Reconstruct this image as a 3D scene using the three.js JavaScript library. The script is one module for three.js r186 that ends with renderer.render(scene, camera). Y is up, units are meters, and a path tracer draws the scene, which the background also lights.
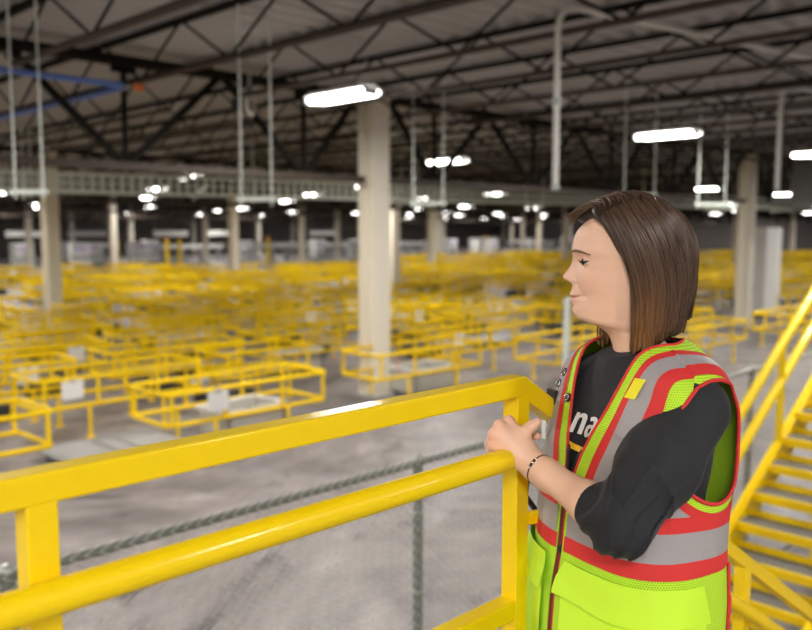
import * as THREE from 'three';
import { mergeGeometries } from 'three/addons/utils/BufferGeometryUtils.js';
import { RoundedBoxGeometry } from 'three/addons/geometries/RoundedBoxGeometry.js';
import { RectAreaLightUniformsLib } from 'three/addons/lights/RectAreaLightUniformsLib.js';
import { FontLoader } from 'three/addons/loaders/FontLoader.js';
import { ImprovedNoise } from 'three/addons/math/ImprovedNoise.js';

// ---------- camera, light, exposure ----------
// The hall's grid: u runs along the bays (world x), w across them (world -z); heights are metres above the hall floor.
const scene = new THREE.Scene();
scene.background = new THREE.Color(0x000000);
const camera = new THREE.PerspectiveCamera(2 * Math.atan(315 / 850) * 180 / Math.PI, 812 / 630, 0.05, 400);
camera.position.set(0, 3.6, 0);
camera.lookAt(Math.SQRT1_2, 3.5, -Math.SQRT1_2);
camera.focus = 1.5;
camera.userData.fStop = 3.0;
scene.add(camera);
const renderer = new THREE.WebGLRenderer({ antialias: true });
renderer.toneMapping = THREE.LinearToneMapping;
renderer.toneMappingExposure = 1.52;
renderer.shadowMap.enabled = true;
RectAreaLightUniformsLib.init();
const LAMP_NITS = 122, LAMP_LENGTH = 1.4, LAMP_WIDTH = 0.34, LAMP_HEIGHT = 5.74;   // the hall's tube fixtures, placed further down
const LAMP_COLOR = new THREE.Color(1, 0.965, 0.91);

// ---------- helpers ----------
let seed = 20240611;
const rnd = () => { seed = (seed * 1664525 + 1013904223) >>> 0; return seed / 4294967296; };
const rr = (a, b) => a + (b - a) * rnd();
const V = (x, y, z) => new THREE.Vector3(x, y, z);
const W = (u, h, w) => new THREE.Vector3(u, h, -w);
const clamp = THREE.MathUtils.clamp, lerp = THREE.MathUtils.lerp;
const smooth = (a, b, x) => { const t = clamp((x - a) / (b - a), 0, 1); return t * t * (3 - 2 * t); };
const perlin = new ImprovedNoise();
const counts = {};
const numbered = (n) => { const k = counts[n] = (counts[n] ?? -1) + 1; return k ? `${n}_${String(k).padStart(3, '0')}` : n; };
function tag(o, label, category, group, kind) {
  o.userData.label = label; o.userData.category = category;
  if (group) o.userData.group = group;
  if (kind) o.userData.kind = kind;
  return o;
}
function mesh(name, geo, mat, parent) {
  const m = new THREE.Mesh(geo, mat);
  m.name = parent ? name : numbered(name);
  m.castShadow = m.receiveShadow = true;
  (parent ?? scene).add(m);
  return m;
}
function thing(name, label, category, pos, turn = 0, group) {
  const g = new THREE.Group();
  g.name = numbered(name); g.position.copy(pos); g.rotation.y = turn;
  scene.add(g);
  return tag(g, label, category, group);
}
function copyOf(root, pos, turn, label, group) {
  const c = root.clone();
  c.name = numbered(root.name.replace(/_\d{3}$/, '')); c.userData = { ...root.userData };
  c.position.copy(pos); c.rotation.y = turn;
  if (label) c.userData.label = label;
  if (group) c.userData.group = group;
  scene.add(c);
  return c;
}
function struct(name, geo, mat, label, parent) {
  const m = mesh(name, geo, mat, parent);
  if (!parent) { m.userData.kind = 'structure'; m.userData.label = label; m.userData.category = name.split('_')[0]; }
  return m;
}
function metricUV(g) {           // box-projected uv in metres
  const p = g.attributes.position, n = g.attributes.normal, uv = new Float32Array(p.count * 2);
  for (let i = 0; i < p.count; i++) {
    const ax = Math.abs(n.getX(i)), ay = Math.abs(n.getY(i)), az = Math.abs(n.getZ(i));
    const [a, b] = ay >= ax && ay >= az ? [p.getX(i), p.getZ(i)] : ax >= az ? [p.getZ(i), p.getY(i)] : [p.getX(i), p.getY(i)];
    uv[2 * i] = a; uv[2 * i + 1] = b;
  }
  g.setAttribute('uv', new THREE.BufferAttribute(uv, 2));
  return g;
}
function box(x0, x1, y0, y1, z0, z1, r = 0) {
  const g = r ? new RoundedBoxGeometry(Math.abs(x1 - x0), Math.abs(y1 - y0), Math.abs(z1 - z0), 2, r) : new THREE.BoxGeometry(Math.abs(x1 - x0), Math.abs(y1 - y0), Math.abs(z1 - z0));
  g.translate((x0 + x1) / 2, (y0 + y1) / 2, (z0 + z1) / 2);
  return metricUV(g);
}
const Y = V(0, 1, 0);
function bar(a, b, wd, dp, r = 0) {     // square bar from a to b; dp is the size along the bar's "up"
  const d = b.clone().sub(a), L = d.length(); d.normalize();
  const g = r ? new RoundedBoxGeometry(wd, dp, L, 2, r) : new THREE.BoxGeometry(wd, dp, L);
  const side = Math.abs(d.y) > 0.999 ? V(1, 0, 0) : V(0, 1, 0).cross(d).normalize(), up = d.clone().cross(side);
  const m = new THREE.Matrix4().makeBasis(side, up, d); m.setPosition(a.clone().add(b).multiplyScalar(0.5));
  return g.applyMatrix4(m);
}
function rod(a, b, r, sides = 8, r2 = r) {
  const d = b.clone().sub(a), L = d.length();
  const g = new THREE.CylinderGeometry(r2, r, L, sides);
  g.applyQuaternion(new THREE.Quaternion().setFromUnitVectors(Y, d.normalize()));
  g.translate((a.x + b.x) / 2, (a.y + b.y) / 2, (a.z + b.z) / 2);
  return g;
}
class Poly extends THREE.CurvePath {}
function pipePath(pts, r, bend, sides = 8, closed = false) {    // straight runs joined by round elbows
  const path = new Poly(), n = pts.length, cut = [];
  for (let i = 0; i < n; i++) {
    if (!closed && (i === 0 || i === n - 1)) { cut.push([pts[i], pts[i]]); continue; }
    const p = pts[i], a = pts[(i + n - 1) % n], b = pts[(i + 1) % n];
    cut.push([p.clone().lerp(a, Math.min(0.49, bend / p.distanceTo(a))), p.clone().lerp(b, Math.min(0.49, bend / p.distanceTo(b)))]);
  }
  const P = [];
  for (let i = 0; i < n; i++) {
    const [c0, c1] = cut[i];
    if (c0 === c1) P.push(c0); else for (let k = 0; k <= 4; k++) { const t = k / 4, q = c0.clone().multiplyScalar((1 - t) ** 2).addScaledVector(pts[i], 2 * t * (1 - t)).addScaledVector(c1, t * t); P.push(q); }
  }
  if (closed) P.push(P[0].clone());
  for (let i = 0; i + 1 < P.length; i++) path.add(new THREE.LineCurve3(P[i], P[i + 1]));
  return sweep(P, r, sides, closed);
}
function sweep(P, r, sides, closed = false) {          // a tube through a list of points with mitred rings
  const pos = [], idx = [], uv = [], n = P.length, rad = typeof r === 'function' ? r : () => r;
  let N = null, run = 0;
  for (let i = 0; i < n; i++) {
    const a = closed && i === 0 ? P[n - 2] : P[Math.max(0, i - 1)], b = closed && i === n - 1 ? P[1] : P[Math.min(n - 1, i + 1)];
    const t = b.clone().sub(a).normalize();
    if (!N) N = Math.abs(t.y) > 0.9 ? V(1, 0, 0) : V(0, 1, 0);
    N = N.clone().addScaledVector(t, -N.dot(t)).normalize();
    const B = t.clone().cross(N), R = rad(i / (n - 1));
    if (i) run += P[i].distanceTo(P[i - 1]);
    for (let k = 0; k <= sides; k++) {
      const f = k / sides * Math.PI * 2, q = P[i].clone().addScaledVector(N, Math.cos(f) * R).addScaledVector(B, Math.sin(f) * R);
      pos.push(q.x, q.y, q.z); uv.push(k / sides * 6.28 * R, run);
      if (i && k) { const e = i * (sides + 1) + k, d = e - sides - 1; idx.push(d - 1, e - 1, d, d, e - 1, e); }
    }
  }
  if (!closed) for (const [i, s] of [[0, 1], [n - 1, -1]]) {
    const c = pos.length / 3, o = i * (sides + 1); pos.push(P[i].x, P[i].y, P[i].z); uv.push(0, 0);
    for (let k = 0; k < sides; k++) s > 0 ? idx.push(c, o + k, o + k + 1) : idx.push(c, o + k + 1, o + k);
  }
  const g = new THREE.BufferGeometry();
  g.setAttribute('position', new THREE.Float32BufferAttribute(pos, 3)); g.setAttribute('uv', new THREE.Float32BufferAttribute(uv, 2)); g.setIndex(idx);
  g.computeVertexNormals();
  return g;
}
const merge = (list) => mergeGeometries(list.map((g) => { const c = g.index ? g.toNonIndexed() : g.clone(); for (const k of Object.keys(c.attributes)) if (!['position', 'normal', 'uv'].includes(k)) c.deleteAttribute(k); if (!c.attributes.uv) c.setAttribute('uv', new THREE.Float32BufferAttribute(new Float32Array(c.attributes.position.count * 2), 2)); return c; }));
// is a point of the hall near the photograph's view (with room for a step to the side)?
function inView(u, h, w, m = 0.12) {
  const X = (u - w) * Math.SQRT1_2, F = (u + w) * Math.SQRT1_2, Yh = h - 3.6, zc = F * 0.995 - Yh * 0.0995;
  if (zc < 1) return false;
  return Math.abs(X / zc) < 0.4776 + m + 1.5 / zc && Math.abs((F * 0.0995 + Yh * 0.995) / zc) < 0.3706 + m + 1.5 / zc;
}
// ---------- textures ----------
function noiseTexture(size, fn, srgb = true) {
  const d = new Uint8Array(size * size * 4);
  for (let y = 0; y < size; y++) for (let x = 0; x < size; x++) { const c = fn(x / size, y / size); d.set([c[0], c[1], c[2], 255], (y * size + x) * 4); }
  const t = new THREE.DataTexture(d, size, size); t.wrapS = t.wrapT = THREE.RepeatWrapping; t.magFilter = THREE.LinearFilter; t.minFilter = THREE.LinearMipmapLinearFilter; t.generateMipmaps = true;
  if (srgb) t.colorSpace = THREE.SRGBColorSpace; t.needsUpdate = true;
  return t;
}
function tileNoise(x, y, f, s) {   // tiling fbm
  let v = 0, a = 0.5;
  for (let o = 0; o < 4; o++) {
    const A = Math.PI * 2, R = f / A;
    v += a * perlin.noise(Math.cos(x * A) * R + s, Math.sin(x * A) * R + Math.cos(y * A) * R * 1.37 + s * 2, Math.sin(y * A) * R + s * 3);
    a *= 0.5; f *= 2.1; s += 7.3;
  }
  return v;
}
// ---------- materials ----------
const std = (o) => new THREE.MeshStandardMaterial(o), phys = (o) => new THREE.MeshPhysicalMaterial(o);
const lin = (r, g, b) => new THREE.Color().setRGB(r, g, b);
const concrete = noiseTexture(1024, (x, y) => {
  const n = tileNoise(x, y, 7, 1), m = tileNoise(x, y, 26, 5), k = tileNoise(x, y, 90, 9);
  let v = 168 + n * 62 + m * 34 + k * 18;
  const scuff = tileNoise(x, y, 17, 31); if (scuff > 0.2) v -= (scuff - 0.2) * 190;
  return [v, v * 0.965, v * 0.955];
});
concrete.repeat.set(1 / 9, 1 / 9);
const concreteRough = noiseTexture(512, (x, y) => { const v = 120 + tileNoise(x, y, 9, 3) * 90 + tileNoise(x, y, 40, 4) * 40; return [v, v, v]; }, false);
concreteRough.repeat.set(1 / 7, 1 / 7);
const M = {
  floor: std({ color: lin(0.62, 0.60, 0.61), map: concrete, roughnessMap: concreteRough, roughness: 0.95 }),
  yellow: phys({ color: lin(0.93, 0.65, 0.0), roughness: 0.5, specularIntensity: 0.5, clearcoat: 0.4, clearcoatRoughness: 0.12 }),
  yellowFar: phys({ color: lin(0.93, 0.62, 0.0), roughness: 0.55, specularIntensity: 0.4 }),
  column: std({ color: lin(0.80, 0.745, 0.63), roughness: 0.6 }),
  steelDark: phys({ color: lin(0.012, 0.010, 0.008), roughness: 0.8, specularIntensity: 0.25 }),
  steelBrown: std({ color: lin(0.055, 0.04, 0.03), roughness: 0.7 }),
  deck: std({ color: lin(0.42, 0.40, 0.39), roughness: 0.75 }),
  wall: std({ color: lin(0.20, 0.18, 0.17), roughness: 0.9 }), wallBounce: std({ color: lin(0.45, 0.435, 0.42), roughness: 0.9 }),
  galv: std({ color: lin(0.42, 0.44, 0.42), roughness: 0.45, metalness: 0.55 }),
  galvPaint: std({ color: lin(0.76, 0.82, 0.76), roughness: 0.55 }),
  wire: std({ color: lin(0.70, 0.69, 0.66), roughness: 0.45, metalness: 0.3 }), fencePipe: std({ color: lin(0.19, 0.21, 0.19), roughness: 0.5, metalness: 0.2 }),
  bluePipe: std({ color: lin(0.10, 0.19, 0.55), roughness: 0.4 }),
  orange: std({ color: lin(0.75, 0.18, 0.04), roughness: 0.5 }),
  red: std({ color: lin(0.6, 0.05, 0.03), roughness: 0.5 }),
  white: std({ color: lin(0.78, 0.77, 0.75), roughness: 0.55 }),
  offWhite: std({ color: lin(0.52, 0.50, 0.45), roughness: 0.6 }),
  lilac: std({ color: lin(0.62, 0.52, 0.72), roughness: 0.5 }),
  black: std({ color: lin(0.03, 0.03, 0.032), roughness: 0.6 }),
  mat: std({ color: lin(0.10, 0.105, 0.11), roughness: 0.8 }),
  greyBox: std({ color: lin(0.40, 0.40, 0.40), roughness: 0.6 }),
  grating: std({ color: lin(0.20, 0.19, 0.18), roughness: 0.6, metalness: 0.2 }),
  unitGrey: std({ color: lin(0.10, 0.10, 0.095), roughness: 0.6 }),
  lampBody: std({ color: lin(0.7, 0.7, 0.7), roughness: 0.5 }),
  lampGlow: std({ color: 0xffffff, emissive: LAMP_COLOR, emissiveIntensity: 9, roughness: 0.6 }),
};

// ================= the hall =================
const U0 = -14, U1 = 150, W0 = -14, W1 = 122, ROOF = 6.62;
struct('floor', box(U0, U1, -0.3, 0, -W1, -W0), M.floor, 'grey polished concrete hall floor with scuffs and stains');
{ // corrugated roof deck, ribs across the joists
  const s = new THREE.Shape(), pitch = 0.4; s.moveTo(W0, 0);
  for (let w = W0; w < W1; w += pitch) { s.lineTo(w, 0); s.lineTo(w + 0.12, 0); s.lineTo(w + 0.16, 0.06); s.lineTo(w + 0.34, 0.06); s.lineTo(w + 0.4, 0); }
  s.lineTo(W1 + 0.4, 0.3); s.lineTo(W0, 0.3);
  const g = new THREE.ExtrudeGeometry(s, { depth: U1 - U0, bevelEnabled: false });
  g.applyMatrix4(new THREE.Matrix4().makeBasis(V(0, 0, -1), V(0, 1, 0), V(1, 0, 0))); g.translate(U0, ROOF, 0);
  struct('ceiling', g, M.deck, 'pale grey corrugated steel roof deck over the joists');
}
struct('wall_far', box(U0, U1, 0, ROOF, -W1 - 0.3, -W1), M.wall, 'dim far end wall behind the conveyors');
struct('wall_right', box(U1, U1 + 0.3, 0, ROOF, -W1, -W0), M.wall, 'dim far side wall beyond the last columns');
struct('wall_left', box(U0 - 0.3, U0, 0, ROOF, -W1, -W0), M.wallBounce, 'unseen side wall behind the viewer on the left, made pale to bounce light');  // both walls behind the viewer stand close and pale to bounce fill light
struct('wall_back', box(U0, U1, 0, ROOF, -W0, -W0 + 0.3), M.wallBounce, 'unseen wall behind the viewer, made pale to bounce light');

// ---------- roof steel ----------
const GU = 18.8, GW = 16.85, CU = 12.5, CW = 13.47, G_TOP = 6.38, G_BOT = 4.66, PANEL = 1.88;
{
  // joist girders: one span between two columns
  const X = V(1, 0, 0), web = [], half = GU / 2 - 0.33;
  const chordTop = merge([bar(V(-half, G_TOP, 0.07), V(half, G_TOP, 0.07), 0.10, 0.15), bar(V(-half, G_TOP, -0.07), V(half, G_TOP, -0.07), 0.10, 0.15)]);
  const chordBot = merge([bar(V(-half, G_BOT, 0.06), V(half, G_BOT, 0.06), 0.09, 0.13), bar(V(-half, G_BOT, -0.06), V(half, G_BOT, -0.06), 0.09, 0.13)]);
  const diagL = bar(V(0, G_BOT, 0), V(-PANEL, G_TOP, 0), 0.09, 0.11), diagR = bar(V(0, G_BOT, 0), V(PANEL, G_TOP, 0), 0.09, 0.11), post = bar(V(0, G_BOT, 0), V(0, G_TOP, 0), 0.07, 0.08), endL = bar(V(0, G_BOT, 0), V(-PANEL + 0.45, G_TOP, 0), 0.09, 0.11), endR = bar(V(0, G_BOT, 0), V(PANEL - 0.45, G_TOP, 0), 0.09, 0.11);
  const gusset = merge([box(-0.22, 0.22, G_TOP - 0.2, G_TOP + 0.04, -0.015, 0.015)]);
  const g0 = thing('joist_girder', 'heavy dark steel girder truss spanning between two tan columns', 'truss', V(0, 0, 0), 0, 'roof girders');
  mesh('top_chord', chordTop, M.steelDark, g0); mesh('bottom_chord', chordBot, M.steelBrown, g0);
  for (let k = 0; k < 5; k++) {
    const x = -GU / 2 + PANEL * (1 + 2 * k);
    for (const [n, g] of [['diagonal', k ? diagL : endL], ['diagonal', k < 4 ? diagR : endR], ['strut', post], ['gusset', gusset]]) { mesh(n, g, M.steelDark, g0).position.x = x; }
  }
  let first = true;
  for (let j = -1; j < 7; j++) for (let i = -2; i < 8; i++) {
    const u = CU + GU * (i + 0.5), w = CW + GW * j;
    let seen = false; for (let t = -0.5; t <= 0.5; t += 0.1) for (const h of [4.7, 6.4]) seen ||= inView(u + t * GU, h, w);
    if (!seen || w > W1 || u > U1 - 9.5) continue;
    const lab = j === 0 && i === -1 ? 'nearest dark girder truss left of the tall tan column' : j === 0 && i === 0 ? 'dark girder truss running right from the tall central tan column' : j === 1 && i === -1 ? 'dark girder truss meeting the left tan column' : undefined;
    if (first) { g0.position.copy(W(u, 0, w)); if (lab) { g0.userData.label = lab; } first = false; } else copyOf(g0, W(u, 0, w), 0, lab ?? 'heavy dark steel girder truss spanning between two tan columns');
  }
  // bar joists: one span between two girders, running across
  const JT = 6.55, JB = 5.86, L = GW - 0.12, n = 14, step = L / n;
  const jt = merge([bar(V(0.03, JT, -L / 2), V(0.03, JT, L / 2), 0.045, 0.07), bar(V(-0.03, JT, -L / 2), V(-0.03, JT, L / 2), 0.045, 0.07)]);
  const jb = merge([bar(V(0.03, JB, -L / 2 + step), V(0.03, JB, L / 2 - step), 0.045, 0.06), bar(V(-0.03, JB, -L / 2 + step), V(-0.03, JB, L / 2 - step), 0.045, 0.06)]);
  const webUp = rod(V(0, JB, 0), V(0, JT, step), 0.022, 5), webDn = rod(V(0, JT, 0), V(0, JB, step), 0.022, 5);
  const spots = [];
  for (let j = -1; j < 7; j++) for (let k = -6; k < 75; k++) {
    const u = CU - 0.35 - 4 * PANEL + PANEL * k, w = CW + GW * (j + 0.5);
    if (w > W1 - 4 || u > U1) continue;
    let seen = false; for (let t = -0.5; t <= 0.5; t += 0.1) seen ||= inView(u, 6.1, w + t * GW);
    if (seen) spots.push([u, w, Math.hypot(u, w), j]);
  }
  spots.sort((a, b) => a[2] - b[2]);
  const j0 = thing('bar_joist', 'thin dark steel bar joist with zigzag web under the roof deck', 'joist', W(spots[0][0], 0, spots[0][1]), 0, 'roof bar joists');
  mesh('top_chord', jt, M.steelDark, j0); mesh('bottom_chord', jb, M.steelBrown, j0);
  for (let q = 0; q < n; q++) mesh('web_rod', q % 2 ? webUp : webDn, M.steelDark, j0).position.z = -L / 2 + q * step;
  spots.slice(1, 60).forEach(([u, w]) => copyOf(j0, W(u, 0, w), 0));
  // farther spans: their rods are hair-thin in the picture, so they come joined
  const jf = thing('bar_joist', 'distant thin dark bar joist under the roof deck', 'joist', W(spots[60][0], 0, spots[60][1]), 0, 'distant roof bar joists');
  mesh('top_chord', jt, M.steelDark, jf); mesh('bottom_chord', jb, M.steelBrown, jf);
  const webAll = merge([...Array(n).keys()].map((q) => (q % 2 ? webUp : webDn).clone().translate(0, 0, -L / 2 + q * step)));
  mesh('web', webAll, M.steelDark, jf).userData.kind = 'stuff';
  spots.slice(61, 300).forEach(([u, w]) => copyOf(jf, W(u, 0, w), 0));
  const rest = spots.slice(300);
  if (rest.length) {
    const im = new THREE.InstancedMesh(merge([jt, jb, webAll]), M.steelDark, rest.length), mt = new THREE.Matrix4();
    rest.forEach(([u, w], i) => im.setMatrixAt(i, mt.makeTranslation(u, 0, -w)));
    im.name = 'far_bar_joists'; tag(im, 'farthest rows of dark bar joists near the far wall', 'joists', undefined, 'stuff'); scene.add(im);
  }
}
// ---------- columns ----------
{
  const sh = new THREE.Shape(), a = 0.24, b = 0.235, f = 0.035, t = 0.02;   // wide-flange section
  sh.moveTo(-b, -a); sh.lineTo(b, -a); sh.lineTo(b, -a + f); sh.lineTo(t, -a + f); sh.lineTo(t, a - f); sh.lineTo(b, a - f); sh.lineTo(b, a); sh.lineTo(-b, a); sh.lineTo(-b, a - f); sh.lineTo(-t, a - f); sh.lineTo(-t, -a + f); sh.lineTo(-b, -a + f); sh.closePath();
  const g = new THREE.ExtrudeGeometry(sh, { depth: G_TOP + 0.05, bevelEnabled: false }); g.rotateX(-Math.PI / 2);
  const plate = box(-0.34, 0.34, 0, 0.03, -0.34, 0.34, 0.005), cap = box(-0.3, 0.3, G_TOP + 0.05, G_TOP + 0.09, -0.3, 0.3), bolt = new THREE.CylinderGeometry(0.025, 0.025, 0.06, 6).translate(0, 0.05, 0);
  const c0 = thing('steel_column', 'tall tan steel column just left of the picture centre', 'column', W(CU, 0, CW), 0, 'tan steel columns');
  mesh('shaft', g, M.column, c0); mesh('base_plate', plate, M.greyBox, c0); mesh('cap_plate', cap, M.steelDark, c0);
  for (const [x, z] of [[1, 1], [1, -1], [-1, 1], [-1, -1]]) mesh('anchor_bolt', bolt, M.galv, c0).position.set(x * 0.29, 0, z * 0.29);
  const labels = { '0,1': 'tan steel column at the left edge of the rail field', '1,0': 'tan steel column right of the woman beside the pale cabinet', '1,1': 'thinner tan column just right of the tall central one' };
    for (let j = 0; j < 7; j++) for (let i = -1; i < 8; i++) {
    if (!i && !j) continue;
    const u = CU + GU * i, w = CW + GW * j - (i === 1 && j === 1 ? -1.9 : 0);
    if (u > U1 - 2 || w > W1 - 2 || !(inView(u, 1, w) || inView(u, 6, w))) continue;
    copyOf(c0, W(u, 0, w), 0, labels[`${i},${j}`] ?? 'distant tan steel column standing among the far rails');
  }
}
// ---------- lamps ----------
{
  const tube = new THREE.CapsuleGeometry(0.055, LAMP_LENGTH - 0.11, 4, 10).rotateX(Math.PI / 2);
  const housing = box(-0.2, 0.2, 0.06, 0.12, -LAMP_LENGTH / 2 + 0.05, LAMP_LENGTH / 2 - 0.05, 0.01), cap = box(-0.2, 0.2, -0.05, 0.07, -0.02, 0.02, 0.008), wireG = rod(V(0, 0.12, 0), V(0, ROOF - LAMP_HEIGHT - 0.02, 0), 0.006, 5);
  const l0 = thing('tube_lamp', 'bright twin-tube lamp hanging beside the top of the central column', 'lamp', W(9.2, LAMP_HEIGHT, 10.65), 0, 'hanging tube lamps');
  mesh('housing', housing, M.lampBody, l0);
  for (const s of [-1, 1]) { const t = mesh('glowing_tube', tube, M.lampGlow, l0); t.position.set(s * 0.1, 0, s * 0.06); mesh('end_cap', cap, M.lampBody, l0).position.z = s * (LAMP_LENGTH / 2 + 0.03); mesh('hanger_wire', wireG, M.galv, l0).position.z = s * 0.55; }
  const lampLight = (u, w) => {
    const r = new THREE.RectAreaLight(LAMP_COLOR, LAMP_NITS, LAMP_WIDTH, LAMP_LENGTH);
    r.position.copy(W(u, LAMP_HEIGHT - 0.075, w)); r.rotation.x = -Math.PI / 2; r.name = 'tube_lamp_light'; scene.add(r);
  };
  lampLight(9.2, 10.65);
  const clear = (u) => { const j0 = CU - 0.35 - 4 * PANEL, k = Math.round((u - j0) / PANEL), du = u - j0 - k * PANEL; return Math.abs(du) < 0.32 ? u + Math.sign(du || 1) * (0.32 - Math.abs(du)) : u; };   // hang between two joists
  const marked = [[17.9, 9.7, 'bright tube lamp above the head of the woman'], [25.6, 9.0, 'bright tube lamp cut by the right picture edge'], [20.15, 18.3, 'small tube lamp right of the central column, above the cable tray'], [40.5, 33, 'small tube lamp in line with the cable tray left of the woman'], [28.4, 52.9, 'small tube lamp just under the cable tray at left']];
  for (const [u_, w, lab] of marked) { const u = clear(u_); copyOf(l0, W(u, LAMP_HEIGHT, w), 0, lab); lampLight(u, w); }
  for (const [u, w] of [[-2.6, -2.2], [-7.4, -1.0], [-1.2, -7.0], [-8.2, -7.6], [4.2, -4.6], [-5.4, 4.8], [1.6, 7.4], [9.6, 2.2], [-11, 9], [10, -8], [24, 3.4], [32, 5.4], [42, 8.6], [3, 19], [5.5, 29], [8.5, 40]]) {  copyOf(l0, W(u, LAMP_HEIGHT, w), 0, 'added unseen tube lamp beyond the picture edges, there to brighten the scene', 'added tube lamps beyond the picture edges'); lampLight(u, w); }  // lamps added out of view to fill light on the woman and hall
  for (let i = -1; i < 14; i++) for (let k = 0; k < 10; k++) {
    const u = clear(8.6 + 10.2 * i + (k % 2) * 4), w0 = 10.2 + 10.4 * k, gw = w0 - CW - GW * Math.round((w0 - CW) / GW), w = Math.abs(gw) < 1.1 ? w0 + (Math.sign(gw) || 1) * (1.1 - Math.abs(gw)) : w0, d = Math.hypot(u, w), head = Math.abs((u - w) / (u + w) - 0.27) < 0.05;
    if (u < U0 + 2 || u > U1 - 4 || w > W1 - 4 || head || d < 36 && inView(u, LAMP_HEIGHT, w, 0.02) || marked.some(([a, b]) => Math.hypot(a - u, b - w) < 6)) continue;
    const seen = inView(u, LAMP_HEIGHT, w, 0.1); if (!seen && d > 30) continue;
    if (seen && d > 70 && rnd() < 0.3) continue;
    copyOf(l0, W(u, LAMP_HEIGHT, w), 0, !seen ? 'tube lamp hanging outside the left and right picture edges' : d > 60 ? 'tiny distant tube lamp glowing under the far roof' : 'small glowing tube lamp under the middle of the roof', !seen ? 'tube lamps beside the view' : d > 60 ? 'distant tube lamps' : 'tube lamps of the middle roof');
    lampLight(u, w);
  }
}
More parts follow.
